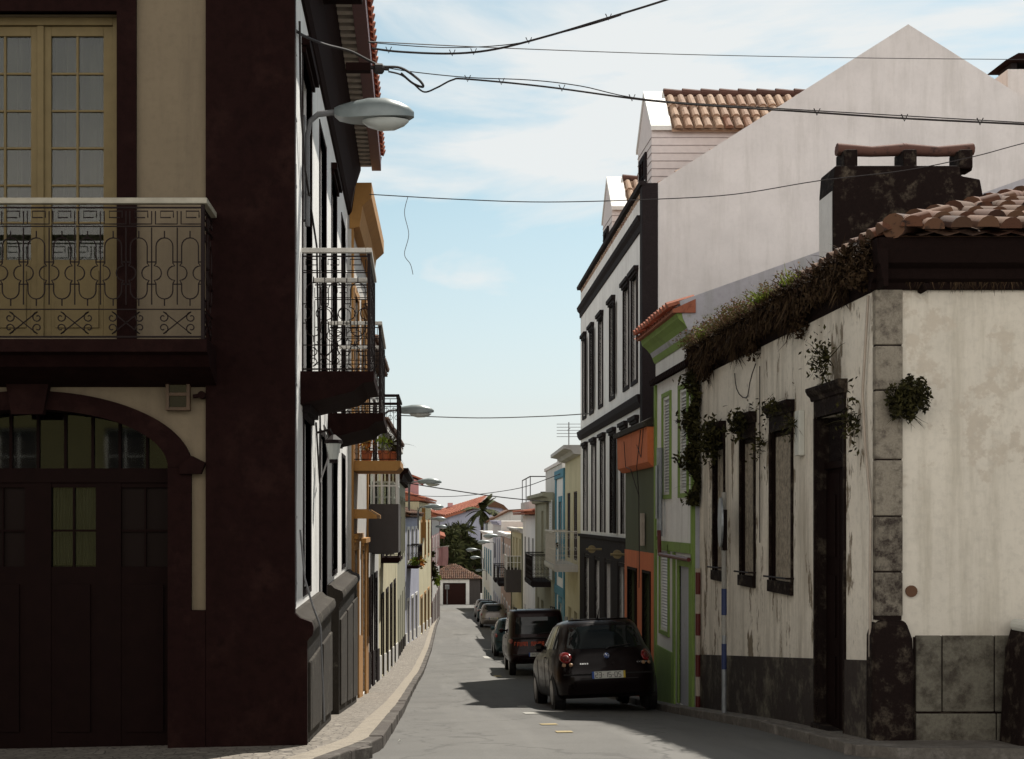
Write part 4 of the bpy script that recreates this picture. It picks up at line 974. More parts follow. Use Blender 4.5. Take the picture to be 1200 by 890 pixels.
for i in range(900):
    u = random.uniform(.3, RS.len+.2); strand(mb, eav(u, random.uniform(0,.2), WT+.38), (random.gauss(-.2,.5), random.gauss(0,.5), random.uniform(.3,1)), random.uniform(.08,.25), .007, .6, 3)
tag(mb.build('eaves_weeds', M['root'], loc=tuple(eav(3.7,.2,WT))), 'thick mat of dark roots, moss and dry weeds hanging from the eaves of the old house', 'weeds', kind='stuff')
mb = MB()
for i in range(1500):
    u = random.uniform(4.2, RS.len+.3) if random.random() < .85 else random.uniform(2,4)
    p = strand(mb, eav(u, random.uniform(-.02,.2), WT+.42), (random.gauss(-.1,.4), random.gauss(0,.4), 1), random.uniform(.03,.17), .004, .2, 2)
    for k in range(3): leaf(mb, p+Vector((random.gauss(0,.02),random.gauss(0,.02),random.gauss(0,.02))), .022)
tag(mb.build('eaves_flowers', M['pinkweed'], loc=tuple(eav(5.5,.2,WT+.4))), 'pinkish dry flowers and seed heads sprouting along the top of the weedy eaves', 'flowers', kind='stuff')
for (u, lb, n_, s) in ((2.3,'small bright green tuft on the eaves nearest the chimney',40,.04),(3.35,'bright yellow green grass tuft in the middle of the weedy eaves',140,.05),(6.4,'bright green tuft at the far end of the weedy eaves',70,.04)):
    c = eav(u,.14,WT+.46); mb = MB()
    for i in range(n_): strand(mb, c+Vector((random.gauss(0,.05),random.gauss(0,.12),0)), (random.gauss(0,.5),random.gauss(0,.5),1), random.uniform(.1,.24), .008, .9, 4)
    tag(mb.build('grass_tuft', M['leafbright'], loc=tuple(c)), lb, 'grass tuft', 'bright tufts on the weedy eaves')
gp = 'bushes growing out of the old wall'
def wallbush(u, n_, z, r, h, n, label, s=.045, drop=0):
    mb = MB(); c = eav(u, n_, z)
    for i in range(n):
        t = random.random(); q = c+Vector((-abs(random.gauss(0,.10)), random.gauss(0,r*.5), random.gauss(0,h*.38)-drop*t)); leaf(mb, q, s*random.uniform(.6,1.3))
    for i in range(26): strand(mb, c, (random.gauss(-.3,.5), random.gauss(0,.8), random.gauss(.3,.7)), random.uniform(.15,.45)*max(.5,h*2.5), .007, .8, 5, .25)
    return tag(mb.build('wall_bush', M['leafdark'], loc=tuple(c)), label, 'bush', gp)
wallbush(6.15,.05,1.12,.30,.36,700,'large dark bush over the farthest boarded window of the old house')
wallbush(4.6,.05,1.22,.2,.24,240,'dark bush covering the head of the middle boarded window')
wallbush(2.95,.10,1.30,.25,.14,160,'few dry twigs on top of the nearest boarded window head',.03)
wallbush(3.7,.04,.9,.10,.3,70,'thin sprig at the left edge of the nearest boarded window',.03)
wallbush(1.0,.12,1.62,.16,.28,260,'tuft of weeds growing on top of the door head of the old house',.03)
wallbush(2.25,.11,1.05,.1,.34,70,'leafless twigs tangled over the small metal meter box',.025)
wallbush(.42,.03,.95,.08,.38,110,'sparse creeper beside the speckled corner stones',.035)
mb = MB(); c = RF.p(.26,.12,1.12)
for i in range(1500):
    v = Vector((random.gauss(0,1),random.gauss(0,1),random.gauss(0,1))).normalized()*(random.random()**.5); leaf(mb, c+Vector((v.x*.21+v.z*.03, v.y*.14, v.z*.20-.03*math.sin(v.x*9))), .028*random.uniform(.6,1.4))
for i in range(30): strand(mb, c+Vector((0,.1,-.1)), (random.gauss(.1,.8), random.gauss(-.6,.3), random.gauss(0,.8)), random.uniform(.2,.3), .006, .2, 4)
tag(mb.build('wall_bush', M['leafdark'], loc=tuple(c)), 'round dark green bush growing from the speckled corner stones', 'bush', gp)
mb = MB()
for i in range(3000):
    t = random.random(); z = WT+.1-t*2.05; wdt = .02+.07*math.sin(math.pi*min(1,t*1.05))**.6+.05*math.sin(t*21)
    leaf(mb, (RX-.04-abs(random.gauss(0,wdt)), RE-.02+random.gauss(0,.08), z), .05*random.uniform(.6,1.3))
for i in range(30): strand(mb, (RX-.1, RE-.05, WT-random.random()*1.7), (-1, random.gauss(0,.4), random.gauss(-.3,.5)), random.uniform(.15,.4), .006, .6, 4)
tag(mb.build('hanging_ivy', M['leafdark'], loc=(RX-.1, RE, WT-2)), 'long dark ivy hanging down the joint between the old house and the green trimmed house', 'ivy', gp)
mb = MB()
for i in range(200):
    u = random.uniform(.2, 2.6); strand(mb, RF.p(u,.20,WT+.02), (random.gauss(0,.3),random.gauss(0,.2),-1), random.uniform(.03,.12)*(2 if random.random()<.06 else 1), .006, 0, 3)
tag(mb.build('cornice_roots', M['root']), 'short dry roots hanging under the dark front cornice of the old house', 'roots', kind='stuff')
# dark stone guard at the frame's right edge
mb = MB(); mb.plate(RF, [(1.08,-2.6),(1.8,-2.6),(1.8,-.95),(1.24,-.95),(1.17,-1.2)], .06, .5)
pier = mb.build('stone_guard', M['quoindark'], None, bevel=.05, seg=3); tag(pier, 'dark tapering stone guard against the cream front of the old house, at the right edge', 'stone guard')
MB().box(RF, 1.20, 1.5, .1, .52, -1.04, -.93).build('pale_cap', M['platewhite'], pier, bevel=.04)
# ================================================================ GREEN TRIMMED HOUSE
GX, G0, G1 = 4.25, 19.42, 22.5
gh = thing('green_trimmed_house', 'narrow white house with leaf green trim and red eaves edge beside the old house', 'house', (GX, G0, g(G0)))
GF = Fr((GX,G0), (GX,G1), -1); GS = Fr((GX,G0), (14,G0), 1)
hG = [(.42,1.0,.95-.55,2.05),(1.75,2.35,.40,2.05),(.25,1.05,-2.95,-.75),(1.9,2.6,-1.9,-.5)]
mb = MB(); wall_holes(mb, GF, 0, GF.len, -3.9, 2.73, hG, 0, .2); mb.build('wall', M['white'], gh)
mb = MB(); mb.plate(GS, [(-.02+.03,-3.9),(9.7,-3.9),(9.7,4.9),(7.0,5.87),(-.22,3.30),(-.20,3.22),(-.17,3.05),(-.08,2.85),(.03,2.66)], -3.06, 0)
mb.build('side_wall', M['lilac'], gh)
mb = MB(); mb.prism(GF, [(-.02,2.72),(.02,2.72),(.04,2.76),(.08,2.87),(.16,2.97),(.24,3.04),(.26,3.12),(-.02,3.12)], .012, GF.len); mb.build('cove', M['green'], gh)
mb = MB(); mb.prism(GF, [(-.02,3.121),(.33,3.121),(.33,3.17),(-.02,3.33)], -.03, GF.len+.03); rr = mb.build('eaves_edge', M['tilered'], gh)
mb = MB(); tiles(mb, GF.p(-.03,.35,3.17), GF.u, -GF.n+Vector((0,0,.42)), 13, 1, .24, .40); mb.build('tiles', M['tilered'], rr)
mb = MB(); u = .02
while u < GF.len-.1: mb.tube([GF.p(u+.06,-.01,2.40), GF.p(u+.06,.13,2.36)], .05, 7); u += .13
mb.box(GF, .01, GF.len, -.01, .06, 2.42, 2.46); mb.build('string_tiles', M['soffit'], gh)
gm_ = M['green']
for i, (a, b, c, d) in enumerate(hG):
    if i < 2 or i == 3:
        w_ = louvres(GF, a, b, c, d, gh, M['whitewood'], -.03, slat=.05); MB().box(GF, a, b, -.19, -.15, c, d).build('backing', M['room'], w_)
        mb = MB(); surround(mb, GF, a, b, c, d, .07, .03, True); mb.build('surround', gm_, w_)
    else:
        w_ = window(GF, a, b, c, d, gh, M['whitewood'], .08, 2, 1, door=2.1, name='door'); mb = MB(); surround(mb, GF, a, b, c, d, .09, .03, False); mb.build('surround', gm_, w_)
mb = MB(); mb.box(GF, .005, .09, -.02, .035, -3.5, 2.33); mb.box(GF, GF.len-.14, GF.len-.005, -.02, .035, -3.5, 2.33); mb.build('corner_pilaster', gm_, gh)
mb = MB(); mb.box(GF, 1.36, 1.48, -.02, .032, -3.5, -.55); mb.box(GF, .19, GF.len-.15, -.02, .03, -.54, -.38); mb.build('green_band', gm_, gh)
mb = MB(); mb.box(GF, 1.56, GF.len-.15, -.02, .028, -3.9, -2.2); mb.box(GF, .18+.001, .25-.145+.0, -.02, .028, -3.9, -2.3) if False else None; mb.build('green_dado', gm_, gh)
# red and white marker and pipes
mb = MB(); mb.tube([(RX-.05,RE-.12,g(19.3)+.1),(RX-.05,RE-.12,-.75)], .036, 10); pl = mb.build('downpipe', M['pale']); tag(pl, 'white downpipe banded with red at the joint of old and green trimmed houses', 'downpipe')
for k in range(4):
    z = -3.0+k*.62; MB().tube([(RX-.05,RE-.12,z),(RX-.05,RE-.12,z+.33)], .038, 10).build('red_band', M['redpipe'], pl)
mb = MB(); mb.tube([GF.p(-.1,.10,-.62),GF.p(2.2,.10,-.60),GF.p(2.25,.10,-.2)], .035, 8); tag(mb.build('pipe', M['redpipe']), 'dark red horizontal pipe across the front of the green trimmed house', 'pipe')
mb = MB(); mb.tube([GF.p(2.3,.08,-.3),GF.p(2.3,.08,1.2)], .05, 8); mb.box(GF, 2.24, 2.36, .131, .14, .0, .9); tag(mb.build('sign_tube', M['galv']), 'vertical pale tube sign on the green trimmed house under its far window', 'sign')
# blue and white sign pole in front of the old house
ps = thing('sign_pole', 'blue and white banded pole with a sign seen edge on before the farthest boarded window', 'sign', (4.12,17.2,g(17.2)+.1))
x, y = 4.12, 17.0; z0 = -1.55
MB().tube([(x,y,z0),(x,y,.35)], .032, 10).build('pole', M['paintwhite'], ps)
mb = MB(); mb.tube([(x,y,-1.33),(x,y,-1.0)], .035, 10); mb.tube([(x,y,-1.9+.3),(x,y,-1.54)], .035, 10)
mb = MB(); mb.tube([(x,y,-1.28),(x,y,-.93)], .036, 10); mb.tube([(x,y,-2.0),(x,y,-1.66)], .034, 10); mb.build('blue_band', M['bluepaint'], ps)
MB().tube([(x,y,g(17)+.08),(x,y,-1.551)], .031, 10).build('pole', M['galv'], ps)
mb = MB(); mb.tube([(x-.06,y,-.05),(x-.035,y-.004,-.05)], .33, 24); mb.build('sign_plate', M['galv'], ps); MB().box(WORLD, x-.03, x+.03, y-.05, y+.05, -.42, .12).build('clamp', M['iron'], ps)
# ================================================================ ORANGE AND OLIVE HOUSE
oh = thing('orange_house', 'low house with orange parapet, olive green wall and orange ground floor trim', 'house', (4.27,22.52,g(22.5)))
OF = Fr((4.27,22.52), (4.3,26.0), -1)
hO = [(.5,1.25,-3.7,-1.0),(2.0,3.0,-2.9,-1.0),(3.1,3.14,-1,-.9)][:2]
mb = MB(); hollow(mb, OF, 0, OF.len, -4.2, 1.72, hO, 6); mb.build('wall', M['olive'], oh)
mb = MB(); mb.prism(OF, [(-.01,.92),(.06,.92),(.16,1.0),(.17,1.62),(-.01,1.62)], -.01, OF.len+.01); mb.build('parapet_band', M['orange'], oh)
mb = MB(); mb.prism(OF, [(-.01,1.621),(.24,1.621),(.26,1.70),(.1,1.78),(-.01,1.78)], -.03, OF.len+.03); mb.build('coping', M['plinth'], oh)
mb = MB(); mb.box(OF, .01, OF.len-.01, -.01, .02, -.95, -.62)
for a, b in ((.01,.44),(1.32,1.93),(3.07,OF.len-.01)): mb.box(OF, a, b, -.01, .022, -4.2, -.951)
mb.build('orange_piers', M['orange'], oh)
window(OF, *hO[0], oh, M['wooddark'], .1, 2, 1, door=2.2, name='door')
w_ = window(OF, *hO[1], oh, M['brownwood'], .1, 2, 3)
mb = MB(); surround(mb, OF, *hO[1], .05, .04, True); surround(mb, OF, *hO[0], .05, .04, False); mb.build('surround', M['wooddark'], w_)
mb = MB(); mb.tube([OF.p(.6,.18,1.6),OF.p(.9,.2,.95),OF.p(1.4,.08,.5),OF.p(1.5,.05,-.9),OF.p(1.55,.05,-1.3)], .008, 5); mb.tube([OF.p(2.4,.2,1.5),OF.p(2.2,.2,1.0),OF.p(1.6,.2,.93),OF.p(1.45,.06,.4)], .008, 5); mb.tube([OF.p(.2,.2,1.6),OF.p(.5,.19,1.1),OF.p(.9,.2,1.35)], .007, 5)
tag(mb.build('loose_wires', M['cable']), 'loose black wires straggling over the orange parapet and olive wall', 'wires')
MB().box(OF, 1.1, 1.25, .02, .08, -.5, .1).build('meter_strip', M['pale'], oh)
# ================================================================ WHITE BUILDING WITH THE BIG GABLE
BX, B0, B1 = 4.70, 26.02, 38.0
WBK = 1
wb = thing('white_building', 'large three storey white building with dark stone trim and a blank pale gable wall', 'building', (BX,B0,g(B0)))
BF = Fr((BX,B0), (4.95,B1), -1); BS = Fr((BX,B0), (15.1,B0), 1)
up = [1.0,2.2,4.55,6.75,8.75,10.5]; hB = []
for k, u in enumerate(up): hB.append((u,u+.75,2.95,5.15))
mid = [(1.2,2.2),(3.6,4.5),(5.6,6.4),(7.5,8.25),(9.3,10.0)]
mid = [(.9,1.7),(2.5,3.3),(4.4,5.2),(6.3,7.1),(8.2,9.0),(10.2,11.0)]
for a, b in mid: hB.append((a,b,-.35,2.0))
low = [(.6,1.6),(2.7,3.7),(5.0,6.0),(7.2,8.2),(9.6,10.6)]
for a, b in low: hB.append((a,b,-3.6-.1*a,-1.1))
mb = MB(); wall_holes(mb, BF, 0, BF.len, -5.2, 6.9, hB, 0, .2)
P = BF.p; mb.add([P(BF.len,0,-5.2),P(BF.len,-10.2,-5.2),P(BF.len,-10.2,6.9),P(BF.len,0,6.9),P(0,-10.2,-5.2),P(0,-10.2,6.9)], [(0,1,2,3),(1,4,5,2)])
mb.build('wall', M['white'], wb)
mb = MB(); mb.plate(BS, [(0,-4.2),(10.7,-4.2),(10.7,6.66),(5.35,10.05),(.0,6.66)], -.25, 0); mb.build('gable_wall', M['gable'], wb)
mb = MB(); rfp = [(-.001,6.6),(-5.10,9.76),(-10.2,6.6),(-10.2,6.4),(-5.1,9.6),(-.001,6.4)]
mb.prism(BF, rfp, .26, BF.len); rf = mb.build('roof', M['tilepale'], wb)
mb = MB(); tiles(mb, BF.p(.3,-.05,6.62), BF.u, -BF.n+Vector((0,0,.615)), 48, 14, .24, .42); mb.build('tiles', M['tilepale'], rf)
mb = MB(); mb.box(BF, -.012, .30, -.02, .06, -4.6, 6.82); mb.box(BS, -.058, .26, -.02, .014, -4.6, 6.821); mb.build('corner_pilaster', M['darktrim'], wb)
mb = MB(); mb.prism(BF, [(-.01,5.95),(.03,5.95),(.04,6.08),(.10,6.15),(.12,6.24),(-.01,6.24)], .301, BF.len); mb.build('upper_cornice', M['darktrim'], wb)
mb = MB(); mb.prism(BF, [(-.01,6.78),(.10,6.78),(.12,6.86),(-.01,6.86)], -.03, BF.len+.03); mb.build('eaves_line', M['darktrim'], wb)
mb = MB(); mb.prism(BF, [(-.01,2.32),(.04,2.32),(.10,2.42),(.12,2.56),(-.01,2.56)], .301, BF.len); mb.build('string_course', M['darktrim'], wb)
bb = MB(); u = .301
for h in low+[(BF.len,99)]:
    bb.box(BF, u, h[0]-.12, -.01, .04, -5.2, -.52); u = h[1]+.12
for a, b in low: bb.box(BF, a-.12, b+.12, -.01, .04, -1.0, -.521)
bb.build('dark_base', M['darktrim'], wb); MB().prism(BF, [(-.01,-.52),(.08,-.52),(.09,-.44),(-.01,-.44)], .301, BF.len).build('base_moulding', M['darktrim'], wb)
for i, (a, b, c, d) in enumerate(hB):
    w_ = window(BF, a, b, c, d, wb, M['wooddark'] if i < 12 else M['greywood'], .08, 2, 4 if i < 12 else 3, name='window' if i < 12 else 'door', door=0 if i < 12 else 1.6)
    mb = MB(); surround(mb, BF, a, b, c, d, .085, .03, i < 6, i < 12); mb.build('surround', M['darktrim'], w_)
    if i in (2, 4, 5, 8): louvres(BF, a-.42, a-.14, c, d, w_, M['wooddark'], .04)
# dormers
dv = [(28.0,5.20), (35.2,5.45)]
for i, (y0, dx) in enumerate(dv):
    y1 = y0+1.7; u0, u1 = y0-B0, y1-B0; uc = (u0+u1)/2
    DF = Fr((dx,y0), (dx,y1), -1)
    mb = MB(); w2 = 1.7; mb.plate(DF, [(0,6.4),(w2,6.4),(w2,8.55),(w2/2,9.5),(0,8.55)], -4.2, 0); d = mb.build('dormer', M['boards'] if 'boards' in M else M['white'], wb)
    mb = MB(); k = 0
    z = 6.8
    while z < 8.5: mb.box(DF, -.012, w2+.012, -4.1, .012, z, z+.012); z += .17
    mb.build('board_line', plain('board_joint', (.33,.31,.31), .9) if 'bj' not in M else M['bj'], d)
    mb = MB(); wd_ = window(DF, .62, 1.28, 6.95, 8.1, d, M['wooddark'], -.06, 2, 3); mb = MB(); surround(mb, DF, .62, 1.28, 6.95, 8.1, .08, .05, True); mb.build('surround', M['darktrim'], wd_)
    # white verge slab and tiled slopes
    mb = MB(); sl = Vector((0, w2/2+.05, .8)); e = .06
    mb.plate(DF, [(-.10,8.47),(w2/2,9.51),(w2+.10,8.47),(w2+.10,8.57),(w2/2,9.63),(-.10,8.57)], -.42, .03); mb.build('verge', M['whitewood'], d)
    mb = MB(); mb.plate(DF, [(-.12,8.43),(w2/2,9.49),(w2+.12,8.43),(w2+.12,8.47),(w2/2,9.53),(-.12,8.47)], -4.2, -.421); rd = mb.build('dormer_roof', M['tilepale'], d)
    mb = MB(); vv = Vector((0, w2/2+.12, 1.06)); tiles(mb, DF.p(-.16,-.44,8.46), -DF.n, vv, 17, 3, .22, .44, seg=5, r=.085)
    vv2 = Vector((0, -(w2/2+.12), 1.06)); tiles(mb, DF.p(w2+.16,-.44,8.46), -DF.n, vv2, 17, 3, .22, .44, seg=5, r=.085)
    mb.build('tiles', M['tilepale'], rd)
    mb = MB()
    for k in range(9): mb.tube([DF.p(w2/2,-.42-k*.42,9.60),DF.p(w2/2,-.88-k*.42,9.57)], [.095,.08], 9)
    mb.build('ridge_tiles', M['tileridge'] if 'tileridge' in M else M['tileold'], rd)
# chimney on the gable, right edge
mb = MB(); mb.box(WORLD, 12.62, 13.7, 27.2, 27.9, 7.2, 9.55); c_ = mb.build('chimney', M['gable'], wb); mb = MB(); mb.box(WORLD, 12.72, 12.84, 27.25, 27.85, 9.55, 9.70); mb.box(WORLD, 13.4, 13.52, 27.25, 27.85, 9.55, 9.70)
mb.build('chimney_leg', M['darktrim'], c_); MB().plate(PF if False else Fr((12.5,27.1),(13.7,27.1),1), [(0.02,9.7),(1.3,9.7),(1.1,9.86),(.3,9.86)], -.9, 0).build('chimney_cap', M['soffit'], c_)
for i, (u, lb) in enumerate(((1.9,'round yellow sign on the dark base of the white building, nearer one'),(6.6,'round yellow sign on the dark base of the white building, farther one'))):
    mb = MB(); mb.tube([BF.p(u,.05,-.78),BF.p(u,.45,-.78)], .03, 6); mb.tube([BF.p(u,.30,-.78),BF.p(u+.04,.30,-.78)], .10, 18); tag(mb.build('round_sign', M['paintyellow']), lb, 'sign', 'round yellow signs on the white building')
# ================================================================ RIGHT ROW BEYOND THE WHITE BUILDING
g2 = 'street houses'
t, fr, _ = house('town_house', 'pale yellow house with flat overhanging roof and brown shutters after the white building', (4.95,38.02), (5.2,44), -1, 2.15, M['yellow'],
  [W(39.2,40.6,-1.3,.85,kind='shutter',fm=M['brownwood']), W(41.8,43.2,-1.3,.85,kind='shutter',fm=M['brownwood']), W(39.2,40.4,None,-2.9,fm=M['greywood']), W(41.4,42.6,None,-2.9,kind='door',fm=M['greywood'])],
  cornice=(M['greyw'],.5,.22), plinth=(1.6,M['greywood']))
balcony(fr, .8, 5.4, -1.42, .75, t, M['greyw'], M['rail'], th=.2, h=1.0, fancy=False, curved=False, ironm=M['rail'])
t, fr, _ = house('town_house', 'white house framed in sky blue bands next to the pale yellow house', (5.2,44.01), (5.32,48), -1, 1.75, M['white'],
  [W(45.3,46.3,-1.9,.6,trim=M['blue'],fm=M['wooddark'],tw=.2), W(45.2,46.4,None,-3.0,kind='door',trim=M['blue'],fm=M['whitewood'],tw=.2)],
  pil=(M['blue'],.5), band=[(1.45,1.75,M['blue'],.06),(-2.75,-2.45,M['blue'],.06)])
for i,(u,z,l) in enumerate(((1.0,-1.0,'blue window box plant on the blue framed house'),)):
    bush('window_box_plant', l, tuple(fr.p(u,.3,z)), .3, .2, .2, 90, .08, M['leafdark'], 'plants')
t, fr, _ = house('town_house', 'olive cream house with dark upper loggia and iron balcony on the right', (5.22,48.01), (5.43,57), -1, .95, M['olivegrey'],
  [W(49,51.2,-2.3,.7,kind='open',fm=M['wooddark'],sm=M['whitewood']), W(52.6,53.8,-2.3,.3,fm=M['whitewood']), W(49.2,50.6,None,-3.6,kind='door',fm=M['brownwood']), W(52.5,53.9,None,-3.4,fm=M['greywood']),W(55,56,None,-3.4,kind='door',fm=M['brownwood'])],
  pil=(M['olivegrey'],.8), cornice=(M['olivegrey'],.4,.3))
balcony(fr, .5, 4.3, -2.4, .8, t, M['darktrim'], M['iron'], th=.2, h=1.0, fancy=False, curved=False)
# set back upper storey
ub = thing('upper_storey_house', 'blank pale pink grey upper storey set back over the olive cream house', 'house', (5.9,49,g(49)), g2)
UF = Fr((5.45,47.9), (5.75,56.8), -1)
mb = MB(); mb.box(UF, 0, 9, -6, -.1, 1.0, 2.2); mb.box(UF, 0, 5.0, -6, -.3, 2.2, 2.45); mb.build('wall', M['greyw'], ub); MB().box(UF, -.05, 9.05, -6.05, -.04, 2.08, 2.2).build('parapet_cap', M['gable'], ub)
mb = MB(); mb.tube([UF.p(5.2,-.8,2.2),UF.p(5.2,-.8,4.0)], .025, 6)
for k in range(5): mb.tube([UF.p(5.2-.0,-.8-.5+.0,3.4+k*.13),UF.p(5.2,-.8+.5,3.4+k*.13)], .012, 5)
mb.tube([UF.p(4.6,-.8,3.7),UF.p(5.9,-.8,3.7)], .014, 5); tag(mb.build('antenna', M['cablegrey']), 'thin television antenna standing on the pale set back upper storey', 'antenna')
t, fr, _ = house('town_house', 'white house with grey shutters under a small red tile canopy on the right', (5.43,57.01), (5.62,66), -1, .15, M['white'],
  [W(58.3+i*2.7,59.5+i*2.7,-3.2,-.9,kind='shutter',fm=M['greywood']) for i in range(3)]+[W(58.3+i*2.7,59.5+i*2.7,None,-4.3,kind='door',fm=M['greywood']) for i in range(3)],
  roof=(M['tilered'],.12,.5))
rh = thing('rooftop_terrace', 'grey rooftop block with a thin railed terrace on the right side', 'roof terrace', (6.0,64,g(64)), None)
TF = Fr((5.55,63), (5.75,70), -1)
MB().box(TF, 0, 7, -5, -.1, -.2, .85).build('wall', M['greyw'], rh)
mb = MB()
for u in (0,3.5,7): mb.box(TF, u-.02, u+.02, -.2, -.16, .85, 2.05)
for n_ in (-1.3,-2.5): mb.box(TF, 0, .04, n_-.02, n_+.02, .85, 2.05)
mb.box(TF, 0, 7, -.2, -.16, 2.05, 2.1); mb.box(TF, 0, .04, -2.5, -.2, 2.05, 2.1); mb.build('railing', M['iron'], rh)
mb = MB(); mb.tube([TF.p(.3,-1.0,1.28),TF.p(.3,-1.0,1.33)], .3, 14); mb.tube([TF.p(.3,-1.0,.85),TF.p(.3,-1.0,1.3)], .03, 6); tag(mb.build('satellite_dish', M['iron']), 'dark round dish standing on the railed rooftop terrace', 'dish')
t, fr, _ = house('town_house', 'pale yellow house with olive panel and grey box balcony on the right row', (5.62,66.01), (6.1,80), -1, -.55, M['yellow'],
  [W(68+i*3.9,70+i*3.9,-3.6,-1.1,fm=M['greywood']) for i in range(3)]+[W(68+i*3.9,69.6+i*3.9,None,-5.2,kind='door',fm=M['greywood']) for i in range(3)],
  pil=(M['olive'],.7), cornice=(M['greyw'],.3,.2))
box_balcony(fr, 1.6, 4.6, -3.9, -2.7, -2.0, .8, t)
t, fr, _ = house('town_house', 'peach and pink house with small iron balconies further down the right row', (6.1,80.01), (6.8,100), -1, -1.0, M['peach'],
  [W(82+i*4.4,83.6+i*4.4,-4.0,-1.9,trim=M['white'],fm=M['whitewood']) for i in range(4)]+[W(82+i*4.4,83.6+i*4.4,None,-5.8,kind='door',trim=M['white'],fm=M['brownwood']) for i in range(4)],
  cornice=(M['white'],.3,.25))
balcony(fr, 1.2, 4.6, -4.1, .8, t, M['darktrim'], M['iron'], th=.2, h=1.0, fancy=False, curved=False)
balcony(fr, 10, 13.4, -4.3, .8, t, M['darktrim'], M['iron'], th=.2, h=1.0, fancy=False, curved=False)
t, fr, _ = house('town_house', 'grey white house with lilac trim near the far end of the right row', (6.8,100.01), (7.4,120), -1, -.2, M['greyw'],
  [W(102+i*4.4,103.6+i*4.4,-4.2,-1.7,trim=M['lavender'],fm=M['whitewood']) for i in range(4)]+[W(102+i*4.4,103.6+i*4.4,None,-6.6,kind='door',trim=M['lavender'],fm=M['brownwood']) for i in range(4)],
  cornice=(M['lavender'],.3,.3))
t, fr, _ = house('town_house', 'white and blue house at the far right end of the street', (7.4,120.01), (7.85,147), -1, -1.4, M['white'],
  [W(123+i*5,125+i*5,-5.4,-3.2,trim=M['blue'],fm=M['whitewood']) for i in range(4)]+[W(123+i*5,125+i*5,None,-7.6,kind='door',trim=M['blue'],fm=M['brownwood']) for i in range(4)],
  cornice=(M['greyw'],.3,.25))
# ================================================================ FAR END OF THE STREET
gz = g(157)
ga = thing('garage', 'low garage with white door frame and brown tiled hip roof closing the street', 'garage', (4.8,158,gz))
GA = Fr((1.5,158), (8.2,158), 1)
def gu(px): return Xp(px,158)-1.5
hg = [(gu(519),gu(546),gz-.2,gz+2.6)]
mb = MB(); hollow(mb, GA, 0, 6.7, gz-.4, gz+3.1, hg, 6); mb.build('wall', M['dg'], ga)
mb = MB(); surround(mb, GA, *hg[0], .42, .06, False); mb.build('door_frame', M['white'], ga)
mb = MB(); a,b,c,d = hg[0]; mb.box(GA, a, b, -.2, -.15, c, d)
for k in range(6): mb.box(GA, a, b, -.15, -.12, c+k*.45, c+k*.45+.38)
mb.build('garage_door', M['brownwood'], ga)
mb = MB(); z = gz+3.1; mb.v = [tuple(GA.p(u,n,zz)) for u,n,zz in ((-.4,.4,z),(7.1,.4,z),(7.1,-6.4,z),(-.4,-6.4,z),(3.0,-3,z+1.7),(3.8,-3,z+1.7))]; mb.f = [(0,1,5,4),(1,2,5),(2,3,4,5),(3,0,4),(0,3,2,1)]
rg = mb.build('roof', M['tileold'], ga)
mb = MB(); tiles(mb, GA.p(-.4,.42,z+.02), GA.u, Vector((0,3.4,1.7)), 30, 9, .25, .42, lambda u, v: v*.9 < min(u, 7.5-u)); mb.build('tiles', M['tileold'], rg)
mb = MB(); mb.box(GA, 6.72, 12, -.3, 0, gz-.3, gz+1.3); tag(mb.build('garden_wall', M['white']), 'low white wall right of the garage at the end of the street', 'wall')
mb = MB(); mb.box(GA, -8, -.02, -.3, 0, gz-.3, gz+1.6); tag(mb.build('garden_wall', M['dg']), 'dark wall left of the garage at the end of the street', 'wall')
mb = MB(); mb.tube([(Xp(524,155),155,gz),(Xp(524,155),155,gz+2.0)], .06, 8); mb.tube([(Xp(524,155),155,gz+2.0),(Xp(524,155),155,gz+2.5)], .28, 10); tag(mb.build('meter_post', M['cablegrey']), 'thin post with round pale head in front of the garage door', 'post')
# orange roofed house behind the trees
ob = thing('hill_house', 'large blue grey house with an orange tile roof behind the palm trees', 'house', (4,185,-12))
ZB = 185; hx = lambda px: Xp(px, ZB); hz = lambda py: Zp(py, ZB)
HF = Fr((0,ZB), (1,ZB), 1)
mb = MB(); mb.plate(HF, [(hx(496),-12),(hx(597),-12),(hx(597),hz(598)),(hx(578),hz(588)),(hx(560),hz(591)),(hx(508),hz(611)),(hx(496),hz(611))], -9, 0); mb.build('wall', M['lavender'], ob)
mb = MB(); e0, e1 = hx(503), hx(566)
mb.v = [(e0,ZB-1.2,hz(612)),(hx(531),ZB-1.2,hz(606)),(e1-1,ZB-1.2,hz(594)),(e0+2.2,ZB+7,hz(593)),(hx(552),ZB+7,hz(588)),(e0,ZB+7,hz(612))]
mb.v = [(hx(498),ZB-.6,hz(612)),(hx(563),ZB-.6,hz(592)),(hx(553),ZB+7,hz(586)),(hx(512),ZB+7,hz(598.5))]; mb.v += [(x,y,z-.35) for x,y,z in mb.v]
mb.f = [(0,1,2,3),(7,6,5,4),(0,4,5,1),(1,5,6,2),(2,6,7,3),(3,7,4,0)]
rr = mb.build('roof', M['tilered'], ob)
mb = MB(); O = Vector((hx(498),ZB-.6,hz(612)+.03)); U = (Vector((hx(563),ZB-.6,hz(592)))-Vector((hx(498),ZB-.6,hz(612)))); V = Vector((hx(512)-hx(498),7.6,hz(598.5)-hz(612)))
tiles(mb, O, U, V, int(U.length/.35), 12, .35, .62); mb.build('tiles', M['tilered'], rr)
mb = MB(); mb.plate(HF, [(hx(571),hz(590)),(hx(579),hz(587)),(hx(590),hz(592)),(hx(598),hz(600)),(hx(598),hz(603)),(hx(588),hz(596)),(hx(572),hz(594))], -8, .5); mb.build('far_roof', M['tileold'], ob)
